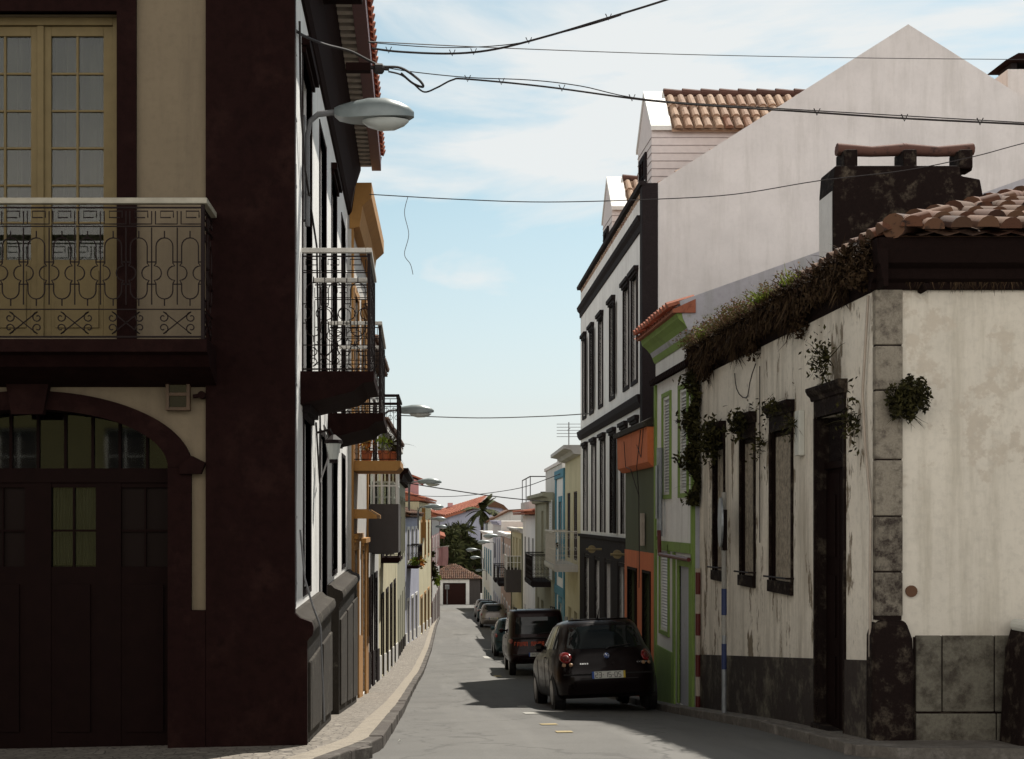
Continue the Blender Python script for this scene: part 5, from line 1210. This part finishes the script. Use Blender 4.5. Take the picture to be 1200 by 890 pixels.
mb = MB(); mb.box(HF, hx(526), hx(532), -7, -5.5, hz(594), hz(589)); mb.build('chimney', M['pink'], ob)
# house at the right of the palm
t2 = thing('pale_house', 'pale pinkish house with dark gable roof right of the tall palm', 'house', (12,165,-11))
Z2 = 165; hx = lambda px: Xp(px, Z2); hz = lambda py: Zp(py, Z2); H2 = Fr((0,Z2), (1,Z2), 1)
mb = MB(); mb.plate(H2, [(hx(572),-12),(hx(612),-12),(hx(612),hz(598)),(hx(596),hz(600)),(hx(572),hz(612))], -8, 0); mb.build('wall', M['pink'] if False else M['greyw'], t2)
mb = MB(); mb.plate(H2, [(hx(570),hz(613)),(hx(596),hz(600)),(hx(614),hz(598)),(hx(614),hz(596.5)),(hx(596),hz(597.5)),(hx(570),hz(611))], -8.2, .4); mb.build('roof', M['tileold'], t2)
w_ = window(H2, hx(579), hx(584), hz(632), hz(618), t2, M['whitewood'], -.06)
# trees at the end
def palm(name, label, x, Y, zb, zt, rf, nf, lean=0, group=None, trunk=.28, droop=1.2, wide=.16):
    t = thing(name, label, 'palm tree', (x, Y, zb), group); m = MB(); n = 10
    m.tube([(x+lean*(i/n)**2, Y, zb+(zt-zb)*i/n) for i in range(n+1)], [trunk*(1.25-.5*i/n)*(1+.08*(i%2)) for i in range(n+1)], 9); m.build('trunk', M['bark'], t)
    m = MB(); c = Vector((x+lean, Y, zt))
    for i in range(nf):
        a = random.uniform(0,6.283); e = random.uniform(-.5,1.35); d = Vector((math.cos(a)*math.cos(e), math.sin(a)*math.cos(e), math.sin(e)))
        L_ = rf*random.uniform(.75,1.1); p = c.copy(); k = 9; pts = [p.copy()]
        for j in range(k): d = (d+Vector((0,0,-droop/k))).normalized(); p = p+d*L_/k; pts.append(p.copy())
        side = d.cross(Vector((0,0,1))); side = side.normalized() if side.length>.05 else Vector((1,0,0))
        for j in range(1, k+1):
            for s in (-1, 1):
                for h in (0,.5):
                    q = pts[j-1].lerp(pts[j], h); dd = (side*s+(pts[j]-pts[j-1]).normalized()*.9+Vector((0,0,-.35))).normalized(); ll = L_*.24*math.sin(math.pi*(j/(k+1.5)))+.08
                    wv = (pts[j]-pts[j-1]).normalized()*L_*wide*.16; m.add([q-wv, q+wv, q+dd*ll], [(0,1,2)])
    m.build('crown', M['palm'], t); return t
Yp = 168
palm('palm_tree', 'tall slender palm with an open spiky crown, the highest tree at the street end', Xp(565,Yp), Yp, g(Yp)-.5, Zp(599,Yp), 2.9, 32, group='palms at the street end', trunk=.25, wide=.5)
def bigyucca(label, x, Y, zb, zt, rx, nb):
    t = thing('broad_tree', label, 'tree', (x, Y, zb), 'trees at the street end'); m = MB(); crown = MB(); H = zt-zb
    random.seed(int(x*10))
    for i in range(nb):
        a = random.uniform(0,6.283); r = rx*math.sqrt(random.random()); h = H*(1-.55*(r/rx)**2)*random.uniform(.55,1); e = Vector((x+math.cos(a)*r, Y+math.sin(a)*r*.8, zb+h))
        m.tube([(x+random.gauss(0,.2),Y+random.gauss(0,.2),zb), (x+math.cos(a)*r*.4,Y+math.sin(a)*r*.4,zb+h*.5), tuple(e)], [.22,.15,.08], 6)
        for k in range(64):
            d = Vector((random.gauss(0,1),random.gauss(0,1),random.gauss(.35,.8))).normalized(); ll = random.uniform(.8,1.5); s = d.orthogonal().normalized()*.07
            crown.add([e-s, e+s, e+d*ll*.6+s*1.2+Vector((0,0,-.03)), e+d*ll+Vector((0,0,-.2*ll))], [(0,1,2),(0,2,3)])
    m.build('trunk', M['bark'], t); crown.build('crown', M['palm'], t)
bigyucca('broad dark many headed tree behind the garage, the left one of two', Xp(524,164), 164, g(164)-.3, Zp(607,164), 2.5, 90)
bigyucca('broad dark many headed tree behind the garage, the right one of two', Xp(541,166), 166, g(166)-.3, Zp(608,166), 2.4, 80)
for i, (px, Yt, py, r) in enumerate(((517,172,628,2.4),(556,172,632,2.0))):
    bigyucca(('low dark tree at the left behind the garage wall','low dark tree at the right under the tall palm')[i], Xp(px,Yt), Yt, g(Yt)-.3, Zp(py,Yt), r, 30)
# yellow green house across the cross street, behind the viewpoint (mirrored in the arched door)
yh = thing('opposite_house', 'sunlit yellow green house across the cross street, mirrored in the arched door glass', 'house', (-2,-7.5,-1.6))
YF = Fr((-2.4,-7.5), (-22,-7.5), 1)
hy = [(1.5+i*2.6,2.5+i*2.6,.2+z,2.2+z) for i in range(6) for z in (0,)]
mb = MB(); hollow(mb, YF, 0, YF.len, -1.9, 4.6, hy, 8); mb.build('wall', M['greenyellow'], yh)
for h in hy: window(YF, *h, yh, M['whitewood'], .1, 2, 3)
oh2 = thing('opposite_house', 'pale two storey house on the other side of the cross street behind the viewpoint', 'house', (5,-9,-1.6))
YG = Fr((24,-9), (5.2,-9), 1); hy = [(2+i*3.0,3.1+i*3.0,.2,2.2) for i in range(5)]
mb = MB(); hollow(mb, YG, 0, YG.len, -1.9, 3.2, hy, 8); mb.build('wall', M['white'], oh2)
for h in hy: window(YG, *h, oh2, M['whitewood'], .1, 2, 3)
# ================================================================ CARS (built at the origin, rear at y=0, heading +Y)
def spow(v, p): return math.copysign(abs(v)**p, v)
class Car:
    def __init__(s, rings, n=3.4): s.r = rings; s.n = n   # rings: (z, yrear, yfront, halfwidth)
    def nz(s, z): return s.n+max(0, min(1, (1.0-z)/.35))*4
    def at(s, z):
        R = s.r
        if z <= R[0][0]: return R[0]
        for a, b in zip(R, R[1:]):
            if z <= b[0]:
                t = (z-a[0])/(b[0]-a[0]); return tuple(a[i]+(b[i]-a[i])*t for i in range(4))
        return R[-1]
    def rear(s, x, z, off=0):
        _, y0, y1, hw = s.at(z); hl = (y1-y0)/2; k = min(.999, abs(x)/hw); n = s.nz(z); return Vector((x, (y0+y1)/2-hl*(1-k**n)**(1/n)-off, z))
    def side(s, y, z, sg, off=0):
        _, y0, y1, hw = s.at(z); hl = (y1-y0)/2; k = min(.995, abs((y-(y0+y1)/2)/hl)); n = s.nz(z); return Vector((sg*(hw*(1-k**n)**(1/n)+off), y, z))
    def front(s, x, z, off=0):
        v = s.rear(x, z, off); _, y0, y1, _h = s.at(z); return Vector((x, y0+y1-v.y, z))
    def body(s, mat, parent, name='body'):
        mb = MB(); K = 72; m = len(s.r)
        for (z, y0, y1, hw) in s.r:
            for i in range(K):
                a = 2*math.pi*i/K; n = s.nz(z); mb.v.append((hw*spow(math.cos(a), 2/n), (y0+y1)/2+(y1-y0)/2*spow(math.sin(a), 2/n), z))
        for j in range(m-1):
            for i in range(K): mb.f.append((j*K+i, j*K+(i+1) % K, (j+1)*K+(i+1) % K, (j+1)*K+i))
        mb.f.append(tuple(range(K))); mb.f.append(tuple((m-1)*K+i for i in range(K)))
        return mb.build(name, mat, parent, smooth=True)
    def patch(s, f, us, mat, name, parent, off=.006, th=.0):
        """us: rows of (u, z) points, f: surface function -> solid thin skin"""
        mb = MB(); R, C = len(us), len(us[0])
        for row in us:
            for (u, z) in row: mb.v.append(tuple(f(u, z, off)))
        for i in range(R-1):
            for j in range(C-1): mb.f.append((i*C+j, i*C+j+1, (i+1)*C+j+1, (i+1)*C+j))
        return mb.build(name, mat, parent, smooth='all')
def quadgrid(z0, z1, a0, b0, a1, b1, nr=6, nc=12):
    return [[((a0+(a1-a0)*i/nr)+((b0+(b1-b0)*i/nr)-(a0+(a1-a0)*i/nr))*j/nc, z0+(z1-z0)*i/nr) for j in range(nc+1)] for i in range(nr+1)]
def wheel(parent, x, y, r, w=.19):
    mb = MB(); sx = 1 if x > 0 else -1
    def ring(mb, xs, rs, mat, name, par):
        mb.tube([(v, y, r) for v in xs], rs, 24); return mb.build(name, mat, par, smooth=True)
    x0 = x-sx*w
    o = ring(MB(), [x0, x0+sx*.02, x-sx*.02, x, x+sx*.001], [r*.93, r, r, r*.94, r*.68], M['rubber'], 'wheel', parent)
    ring(MB(), [x-sx*.03, x+sx*.004, x+sx*.012], [r*.66, r*.66, r*.2], M['rim'], 'rim', o)
def font(mb, text, place, h, w, gap, r):
    G7 = {'0':['0011','0010','0001'], }
    seg = {'0':'abcdef','1':'bc','2':'abged','3':'abgcd','4':'fgbc','5':'afgcd','6':'afgedc','7':'abc','8':'abcdefg','9':'abcdfg','I':'bc','S':'afgcd','B':'abcdefg','D':'abcdef','-':'g'}
    x = 0
    for ch in text:
        if ch == ' ': x += w*.6; continue
        ww = w if ch not in '-' else w*.5; A = {'a':((0,1),(1,1)),'b':((1,1),(1,.5)),'c':((1,.5),(1,0)),'d':((0,0),(1,0)),'e':((0,.5),(0,0)),'f':((0,1),(0,.5)),'g':((0,.5),(1,.5))}
        for s_ in seg.get(ch, 'abcdef'):
            (p, q), (u, v) = A[s_]; mb.tube([place(x+p*ww, q*h), place(x+u*ww, v*h)], r, 4)
        x += ww+gap
def make_car(label, kind, mats, group='cars parked along the right kerb', name='parked_car'):
    t = thing(name, label, 'car', (0,0,0), group); paint = mats
    if kind == 'hatch':
        W_, H, Ln = .825, 1.465, 3.9
        c = Car([(.21,.12,Ln-.2,.76),(.27,.04,Ln-.06,.81),(.42,.015,Ln-.0,.82),(.56,.0,Ln-.02,W_),(.70,.045,Ln-.05,W_+.003),(.80,.075,Ln-.2,W_),(.88,.09,Ln-.42,.815),(.95,.12,Ln-1.0,.79),(1.02,.165,Ln-1.15,.76),(1.15,.24,Ln-1.35,.71),(1.28,.33,Ln-1.58,.66),(1.36,.40,Ln-1.75,.62),(1.42,.50,Ln-1.95,.56),(1.455,.72,Ln-2.2,.46),(1.465,1.0,Ln-2.45,.3)], 3.6)
        wz = (.98,1.38,-.60,.60,-.49,.49); lights = True; wy = (.68, 3.12); r = .30
    elif kind == 'jeep':
        W_, H, Ln = .86, 1.9, 4.4
        c = Car([(.35,.12,Ln-.1,.76),(.45,.0,Ln,.83),(.60,-.03,Ln+.02,.86),(.75,.02,Ln,.86),(1.02,.03,Ln-.05,.85),(1.10,.05,Ln-.25,.83),(1.15,.06,Ln-1.3,.815),(1.5,.10,Ln-1.6,.785),(1.75,.15,Ln-1.85,.755),(1.83,.19,Ln-2.0,.735),(1.875,.27,Ln-2.1,.68),(1.90,.5,Ln-2.3,.5)], 7)
        wz = (1.20,1.68,-.64,.64,-.58,.58); wy = (.8, 3.5); r = .36
    else:
        W_, H, Ln = .83, 1.43, 4.2
        c = Car([(.21,.12,Ln-.2,.76),(.30,.04,Ln-.04,.80),(.46,.0,Ln,.82),(.60,.03,Ln-.02,W_),(.78,.06,Ln-.15,W_),(.88,.08,Ln-.45,.81),(.94,.12,Ln-1.1,.78),(1.1,.22,Ln-1.35,.72),(1.25,.32,Ln-1.6,.67),(1.34,.40,Ln-1.8,.62),(1.40,.52,Ln-2.0,.55),(1.43,.85,Ln-2.3,.4)], 3.8)
        wz = (.97,1.33,-.62,.62,-.53,.53); wy = (.72, 3.3); r = .30
    b = c.body(paint, t)
    z0, z1, a0, b0, a1, b1 = wz
    c.patch(c.rear, quadgrid(z0, z1, a0, b0, a1, b1), M['carglass'], 'rear_window', t)
    for sg in (-1, 1):
        f = lambda y, z, off, sg=sg: c.side(y, z, sg, off)
        L0 = c.at(z0)[1]; L1 = c.at(z1)[1]; F0 = c.at(z0)[2]; F1 = c.at(z1)[2]; m_ = (L0+F0)/2
        c.patch(f, quadgrid(z0+.01, z1-.02, L0+.42, m_-.03, L1+.40, m_-.05), M['carglass'], 'side_window', t)
        c.patch(f, quadgrid(z0+.01, z1-.02, m_+.03, F0-.40, m_+.02, F1-.28), M['carglass'], 'side_window', t)
        # door seams and handle
        mb = MB()
        for y in (m_, F0-.35, L0+.75): mb.tube([tuple(c.side(y, z, sg, .001)) for z in (.36,.5,.65,.8,z0-.03)], .006, 4)
        mb.build('door_seam', M['black'], b)
        mb = MB(); mb.tube([tuple(c.side(m_-.28, z0-.12, sg, .02)), tuple(c.side(m_-.12, z0-.12, sg, .02))], .014, 6); mb.build('door_handle', paint, b)
        # mirror
        mb = MB(); p = c.side(F0-.42, z0+.05, sg, .0); mb.tube([p, p+Vector((sg*.06,0,.0)), p+Vector((sg*.09,0,.0)), p+Vector((sg*.17,.01,0)), p+Vector((sg*.20,.02,0))], [.02,.03,.075,.07,.03], 8); mb.build('mirror', paint, t, smooth=True)
        for y in wy:
            mb = MB(); xw = c.side(y, .4, sg, .0).x
            mb.tube([(xw-sg*.12, y, r), (xw+sg*.003, y, r)], r*1.14, 28); mb.build('wheel_arch', M['black'], b)
            wheel(t, xw+sg*.006, y, r)
    # front glass
    c.patch(c.front, quadgrid(z0, z1, a0, b0, a1, b1), M['carglass'], 'windscreen', t)
    for sg in (-1, 1):
        mb = MB(); p = c.front(sg*.58, .66, .01); mb.tube([p-Vector((0,.06,0)), p, p+Vector((0,.012,0))], [.09,.085,.05], 12); mb.build('headlight', M['lens'], t)
    # lamps on the tail
    def disc(x, z, rr, mat, nm, par, off=.0, rx=1):
        mb = MB(); p = c.rear(x, z, 0); K = 18; rings = [(rr,.0),(rr,.012+off),(rr*.8,.022+off),(rr*.4,.028+off)]
        for (q, o) in rings:
            for i in range(K):
                a = 2*math.pi*i/K; v = c.rear(x+math.cos(a)*q*rx, z+math.sin(a)*q, o); mb.v.append(tuple(v))
        for j in range(3):
            for i in range(K): mb.f.append((j*K+i, j*K+(i+1) % K, (j+1)*K+(i+1) % K, (j+1)*K+i))
        mb.f.append(tuple(3*K+i for i in range(K))); return mb.build(nm, mat, par, smooth='all')
    if kind == 'hatch':
        for sg in (-1, 1):
            o = disc(sg*.635, .85, .088, M['taillight'], 'tail_light', t); disc(sg*.635, .85, .045, M['redpipe'], 'lens_centre', o, .02)
            disc(sg*.57, .735, .03, M['amber'], 'reversing_lamp', o, .004); disc(sg*.67, .735, .03, M['amber'], 'reversing_lamp', o, .004)
    else:
        for sg in (-1, 1): disc(sg*(W_-.10), 1.0 if kind == 'jeep' else .80, .07, M['taillight'], 'tail_light', t, 0, .8)
    # bumper line, boot line, wiper, plate
    mb = MB(); zz = .58 if kind != 'jeep' else .62
    mb.tube([tuple(c.rear(x/10*W_*.93, zz, .012)) for x in range(-9, 10)], .014, 6)
    mb.build('bumper_strip', M['rubber'], t)
    mb = MB(); zz = .92 if kind != 'jeep' else 1.12
    pts = [tuple(c.rear(s*W_*k, z, .001)) for s, k, z in ((-1,.62,z0-.02),(-1,.60,.75),(-1,.56,.50),(1,.56,.50),(1,.60,.75),(1,.62,z0-.02))]; mb.tube(pts, .005, 4); mb.build('boot_seam', M['black'], b)
    mb = MB(); mb.tube([tuple(c.rear(0, z0-.015, .02)), tuple(c.rear(.05, z0+.01, .03)), tuple(c.rear(.40, z0+.05, .03))], .009, 5); mb.build('wiper', M['black'], t)
    if kind in ('hatch', 'estate'):
        mb = MB(); p = Vector((0, .78, H-.012)); mb.tube([p, p+Vector((0,-.08,.05)), p+Vector((0,-.22,.16))], [.022,.01,.004], 6); mb.build('antenna', M['black'], t)
        mb = MB(); mb.tube([tuple(c.rear(x/10*.47, z1+.055, .03)) for x in range(-10, 11)], .02, 6); mb.build('spoiler', paint, t)
    pz_ = .60-.03 if kind == 'hatch' else (.50 if kind == 'estate' else .56)
    if kind == 'hatch': pz_ = .51
    y = c.rear(0, pz_+.05, .014).y; yb = Fr((-.26, y), (.26, y), 1)
    mb = MB(); mb.box(yb, .035, .487, 0, .012, pz_, pz_+.11); pl = mb.build('number_plate', M['platewhite'], t)
    MB().box(yb, 0, .0349, 0, .0122, pz_, pz_+.11).build('blue_strip', M['plateblue'], pl); MB().box(yb, .4871, .52, 0, .0121, pz_, pz_+.11).build('yellow_strip', M['plateyellow'], pl)
    mb = MB(); font(mb, '23-IS-05' if kind == 'hatch' else '14-06-52', lambda x_, z_: yb.p(.05+x_, .014, pz_+.018+z_), .074, .038, .019, .0055); mb.build('plate_digits', M['black'], pl)
    if kind == 'hatch':
        e = disc(0, .86, .052, M['chrome'], 'emblem', t); disc(0, .86, .043, M['plateblue'], 'emblem_field', e, .018)
        mb = MB(); P_ = lambda x_, z_: tuple(c.rear(x_, .86+z_, .05)); mb.tube([P_(-.022,.03),P_(0,-.002),P_(.022,.03)], .006, 5); mb.tube([P_(-.032,.014),P_(-.012,-.033),P_(0,-.006),P_(.012,-.033),P_(.032,.014)], .006, 5); mb.build('emblem_letters', M['chrome'], e)
        mb = MB(); 
        for k in range(4): q = c.rear(-.43+k*.035, .745, .006); mb.box(WORLD, q.x, q.x+.024, q.y-.006, q.y, .735, .757)
        for k in range(5): q = c.rear(.46+k*.035, .745, .006); mb.box(WORLD, q.x, q.x+.024, q.y-.006, q.y, .735, .757)
        mb.build('badge_letters', M['chrome'], t)
    if kind == 'jeep':
        mb = MB(); random.seed(4); x = -.66
        for wl in (5, 5):
            for k in range(wl):
                q = c.rear(x, .92, .004); h = .12
                mb.box(WORLD, x, x+.016, q.y-.006, q.y, .86, .86+h); mb.box(WORLD, x+.046, x+.062, q.y-.006, q.y, .86, .86+h)
                mb.box(WORLD, x+.016, x+.046, q.y-.005, q.y, .86+h-.025, .86+h) if k != 2 else mb.box(WORLD, x+.016, x+.046, q.y-.005, q.y, .86, .885)
                mb.box(WORLD, x+.016, x+.046, q.y-.005, q.y, .91, .93); x += .078
            x += .08
        mb.build('tailgate_letters', M['orangeletter'], t)
        mb = MB(); mb.tube([tuple(c.rear(x_/10*.7, 1.08, .02)) for x_ in range(-10, 11)], .03, 6); mb.build('tailgate_bar', M['rubber'], t)
        for sg in (-1, 1):
            mb = MB(); mb.tube([(sg*.55,.5,1.93),(sg*.55,2.0,1.95)], .018, 6); [mb.tube([(sg*.55,y,1.86),(sg*.55,y,1.94)], .014, 5) for y in (.55,1.2,1.9)]; mb.build('roof_rail', M['rubber'], t)
        mb = MB(); [mb.box(WORLD, x_, x_+.07, .33, .36, 1.83, 1.86) for x_ in (-.60,-.49)]; mb.build('roof_lamp', M['platewhite'], t)
    return t
def slope(Y): return math.atan2(g(Y+3.9)-g(Y), 3.9)
def put(t, x, Y, yaw, roll=0):
    t.location = (x, Y, g(Y)+.02); t.rotation_euler = (slope(Y), rad(roll), rad(yaw)); t.rotation_mode = 'XYZ'
c1 = make_car('dark hatchback with round red tail lights and white plate, nearest the camera', 'hatch', M['paintdark']); put(c1, 3.06, 19.9, 1.0, -2.4)
c2 = make_car('tall dark red off road car with orange letters on its tailgate, second in the row', 'jeep', M['paintred']); put(c2, 3.55, 36.4, -1.5, -1.5)
c3 = make_car('dark car mostly hidden behind the jeep, its left tail light showing', 'estate', M['paintblue']); put(c3, 3.80, 47.5, -2, -1)
c4 = make_car('silver brown estate car in sunlight, fourth in the parked row', 'estate', M['paintsilver']); put(c4, 4.75, 76, -2.5, -1)
def cp(src, x, Y, yaw, lb):
    o = copy_tree(src, (x, Y, g(Y)+.02), rad(yaw), lb); o.rotation_euler = (slope(Y), 0, rad(yaw)); return o
cp(c3, 5.15, 88, -2.5, 'dark teal car parked just beyond the silver estate, its roof catching light')
cp(c4, 5.6, 101, -2.5, 'pale car farthest down the parked row, only a sliver seen past the silver estate')
# ================================================================ STREET LAMPS
def make_lamp(label, group='street lamps on wall arms'):
    """arm along +X from a wall bracket; origin on the wall at arm foot"""
    t = thing('street_lamp', label, 'street lamp', (0,0,0), group)
    mb = MB(); mb.box(WORLD, 0, .03, -.05, .05, -.9, .02); mb.build('wall_bracket', M['cablegrey'], t)
    mb = MB(); mb.tube([(.05,0,-.95),(.05,0,-.15),(.08,0,-.02),(.16,0,.04),(.30,0,.055),(.42,0,.06)], .026, 8); mb.build('arm', M['cablegrey'], t, smooth=True)
    # shell: loft along x of half-ellipse sections
    st = [(.33,.045,.055,-.03),(.38,.075,.09,-.06),(.50,.105,.13,-.075),(.68,.135,.165,-.075),(.86,.14,.165,-.07),(1.0,.12,.125,-.065),(1.10,.08,.075,-.055),(1.155,.02,.02,-.045)]
    mb = MB(); K = 14
    for (x, hw, hz_, zb_) in st:
        for i in range(K+1):
            a = math.pi*i/K; mb.v.append((x, math.cos(a)*hw, .06+math.sin(a)*hz_*.9+zb_*.4))
        for i in range(K+1): mb.v.append((x, -math.cos(a)*0+math.cos(math.pi*i/K)*-hw, .06+zb_))
    m = 2*(K+1)
    for j in range(len(st)-1):
        for i in range(m): mb.f.append((j*m+i, j*m+(i+1) % m, (j+1)*m+(i+1) % m, (j+1)*m+i))
    mb.f.append(tuple(range(m))); mb.f.append(tuple((len(st)-1)*m+i for i in range(m))); mb.build('housing', M['lampgrey'], t, smooth=True)
    mb = MB()
    for x, rr in ((.62,.02),(.68,.07),(.80,.105),(.95,.10),(1.05,.06),(1.10,.015)):
        for i in range(13): a = math.pi*i/12; mb.v.append((x, math.cos(a)*rr, -.015-math.sin(a)*rr*.85))
    for j in range(5):
        for i in range(12): mb.f.append((j*13+i, j*13+i+1, (j+1)*13+i+1, (j+1)*13+i))
    mb.build('lens', M['lens'], t, smooth='all'); return t
l0 = make_lamp('large grey street lamp on the corner house, nearest the camera'); l0.location = (LX-.02, 13.0, 4.06); l0.scale = (.98,1.15,1.15)
def lamp(px, py, Y, lb, left=True):
    tip = Xp(px, Y); wx = tip-1.155 if left else tip+1.155
    o = copy_tree(l0, (wx, Y, Zp(py, Y)-.02), 0 if left else math.pi, lb); o.scale = (1,1,1); return o
lamp(508.5, 483, 28, 'second grey street lamp on the left, above the ochre balcony against the pale sky')
lamp(517.5, 566, 44, 'third street lamp on the left, in front of the pink gable')
lamp(520, 595, 56, 'fourth street lamp on the left, over the orange roof in the distance')
lamp(523, 609, 74, 'fifth street lamp on the left, against the grey blue far house')
lamp(524, 618, 88, 'sixth street lamp on the left, lowest and farthest of that side')
lamp(566, 629, 70, 'nearest street lamp of the right hand row, highest of its cluster', False)
lamp(559, 636, 80, 'second street lamp of the right hand row', False)
lamp(546, 645, 92, 'street lamp of the right hand row reaching farthest left', False)
lamp(551, 654, 108, 'small distant street lamp of the right hand row', False)
lamp(557, 669, 130, 'lowest and farthest street lamp of the right hand row', False)
# ================================================================ OVERHEAD WIRES
def wire(name, label, pts, r, mat='cable', clips=(), cat='wire', group='overhead wires'):
    P_ = [(Xp(px,Y), Y, Zp(py,Y)) for px, py, Y in pts]; S_ = []
    # catmull-rom through the points
    for i in range(len(P_)-1):
        p0, p1, p2, p3 = [Vector(P_[max(0, min(len(P_)-1, i+k))]) for k in (-1,0,1,2)]
        for j in range(6):
            t = j/6; S_.append(.5*((2*p1)+(-p0+p2)*t+(2*p0-5*p1+4*p2-p3)*t*t+(-p0+3*p1-3*p2+p3)*t**3))
    S_.append(Vector(P_[-1])); mb = MB(); mb.tube(S_, r, 6)
    o = mb.build(name, M[mat]); tag(o, label, cat, group)
    if clips:
        mb = MB()
        for c in clips:
            q = min(S_, key=lambda v: abs(CX+FX*v.x/v.y-c)); mb.tube([q+Vector((-.03,0,.04)), q+Vector((0,0,-.025)), q+Vector((.03,0,.04))], .006, 4)
        mb.build('clip', M[mat], o)
    return o
wire('power_cable', 'twisted cable bundle rising from the red eaves out of the top of the picture', [(436,57,13.5),(470,61,13.5),(530,63,13.5),(580,58,13.4),(640,43,13.3),(700,25,13.2),(790,-3,13.1),(900,-42,13.0),(1300,-200,12.5)], .011, clips=(456,528,556,624,718))
wire('support_wire', 'thin messenger wire looping just above the upper cable bundle', [(432,50,13.5),(520,56,13.5),(600,52,13.4),(660,38,13.3),(700,27,13.2),(728,18,13.1)], .005)
wire('long_wire', 'thin straight wire across the sky from the left eaves over the gable peak', [(432,49,13.6),(600,57,16),(800,64,19),(1000,68,21),(1200,70,22.5),(1400,71,24)], .006)
wire('power_cable', 'thick cable from the looped insulator crossing in front of the big gable', [(455,84,13.2),(470,88,13.2),(484,98,13.2),(497,108,13.2),(512,103,13.2),(530,94,13.2),(548,93,13.2),(640,102,13),(760,118,12.7),(860,126,12.5),(940,131,12.4),(1060,139,12.2),(1200,146,12),(1400,157,11.6)], .009, clips=(549,580,659,741,965,1060,1150))
wire('support_wire', 'thin wire above the thick cable, joining it past the middle of the street', [(440,77,13.2),(480,84,13.2),(548,91,13.2),(620,94,13),(680,101,12.9),(760,117,12.7),(940,129,12.4),(1200,144,12)], .005)
wire('power_cable', 'cable running along the eaves of the corner house to its insulator', [(340,28,11.7),(352,40,12.2),(380,52,12.8),(410,60,13.1),(432,71,13.2),(448,78,13.2),(470,80,13.2),(490,93,13.2),(496,102,13.2),(484,98,13.2),(470,86,13.2)], .013)
wire('cross_wire', 'thin wire from the ochre eaves over the street to the chimney and the right edge', [(433,228,14),(540,234,14),(640,237,14),(760,234,14),(860,228,14),(960,212,14),(1060,200,14),(1140,184,14),(1200,168,14),(1350,130,14)], .0055)
wire('loose_strand', 'thin loose strand dangling from the cross wire against the sky', [(478,231,14),(474,250,14),(479,275,14),(474,298,14),(481,310,14),(484,322,14)], .004, 'cablegrey')
wire('cross_wire', 'thin horizontal wire at the height of the second street lamp', [(466,487,28),(560,490,28),(640,488,28),(690,485,28)], .012, 'cablegrey')
wire('cross_wire', 'dark sagging wire low over the distant street', [(462,563,42),(500,570,42),(580,582,45),(640,588,48),(700,592,50)], .02)
wire('cross_wire', 'thin wire rising to the right above the distant tall palm', [(470,580,60),(530,582,58),(600,574,52),(640,562,48),(690,541,40)], .015)
ins = thing('cable_insulator', 'dark cable insulator bolted to the red eaves of the corner house', 'insulator', (Xp(450,13.2),13.2,Zp(80,13.2)))
mb = MB(); x0 = Xp(432,13.2); x1 = Xp(456,13.2); z_ = Zp(81,13.2)
mb.tube([(x0,13.2,z_+.02),(x0+.06,13.2,z_+.01),(x1,13.2,z_)], [.02,.02,.02], 7); mb.tube([(x0+.05,13.2,z_),(x0+.07,13.2,z_),(x0+.14,13.2,z_),(x0+.16,13.2,z_)], [.03,.055,.055,.03], 9); mb.build('body', M['cable'], ins)
MB().box(WORLD, -.70, x0+.02, 13.15, 13.25, z_-.03, z_+.05).build('bracket', M['soffit'], ins)
mb = MB(); mb.box(WORLD, -1.0, -.56, 13.35, 13.9, ZT+.46, ZT+.70); tag(mb.build('junction_box', M['soffit'], bevel=.01), 'dark brown junction box under the striped eaves of the corner house', 'junction box')
# ================================================================ SMALL THINGS
mb = MB(); mb.tube([(Xp(497,90),90,g(90)+.1),(Xp(497,90)+.02,90,g(90)+2.4)], .03, 6)
for i, (px, py, Y, lb, m_) in enumerate(((497,655,82,'pink flag hanging on the left row near the trees','pink'),(519,652,80,'pale pink banner reaching over the street from the left row','pink'))):
    x, z = Xp(px,Y), Zp(py,Y); fl = thing('flag', lb, 'flag', (x,Y,z-.6), 'flags on the left row')
    mb = MB(); vs = [(x+.05*math.sin(k*1.3), Y+.08*k, z+.5-1.2*(j/4)+.0) for k in range(5) for j in range(5)]; vs = [(x-.32+.16*k+.03*math.sin(j), Y+.06*math.sin(k*2), z+.6-.3*j) for k in range(5) for j in range(5)]
    mb.v = vs+[(a,b+.01,c) for a,b,c in vs]; mb.f = [(k*5+j,k*5+j+1,k*5+j+6,k*5+j+5) for k in range(4) for j in range(4)]+[(25+k*5+j,25+k*5+j+5,25+k*5+j+6,25+k*5+j+1) for k in range(4) for j in range(4)]
    mb.build('cloth', M[m_], fl); mb = MB(); mb.tube([(x-1.0,Y,z+.45),(x+.4,Y,z+.64)], .03, 6); mb.build('staff', M['rail'], fl)
bush('hanging_plant', 'dark hanging plant with pink flowers on the left row before the trees', (Xp(507,78),78,Zp(662,78)), .55, .5, .9, 420, .16, M['leafdark'])
bush('hanging_plant', 'small green and yellow plant on the left wall under the flags', (Xp(511,80),80,Zp(677,80)), .35, .4, .5, 200, .13, M['leafbright'])
# litter by the left kerb
mb = MB(); random.seed(9); y_ = 12.9; x_ = interp(LK, y_)+.12
q = [(x_+random.uniform(-.05,.05), y_+random.uniform(-.05,.05), g(y_)+.012+random.uniform(0,.04)) for k in range(5)]; mb.add(q+[(a,b,c+.006) for a,b,c in q], [(0,1,2),(0,2,3),(0,3,4),(5,7,6),(5,8,7),(5,9,8)])
tag(mb.build('paper_scrap', M['platewhite']), 'tiny crumpled white paper scrap in the gutter by the left kerb', 'litter')
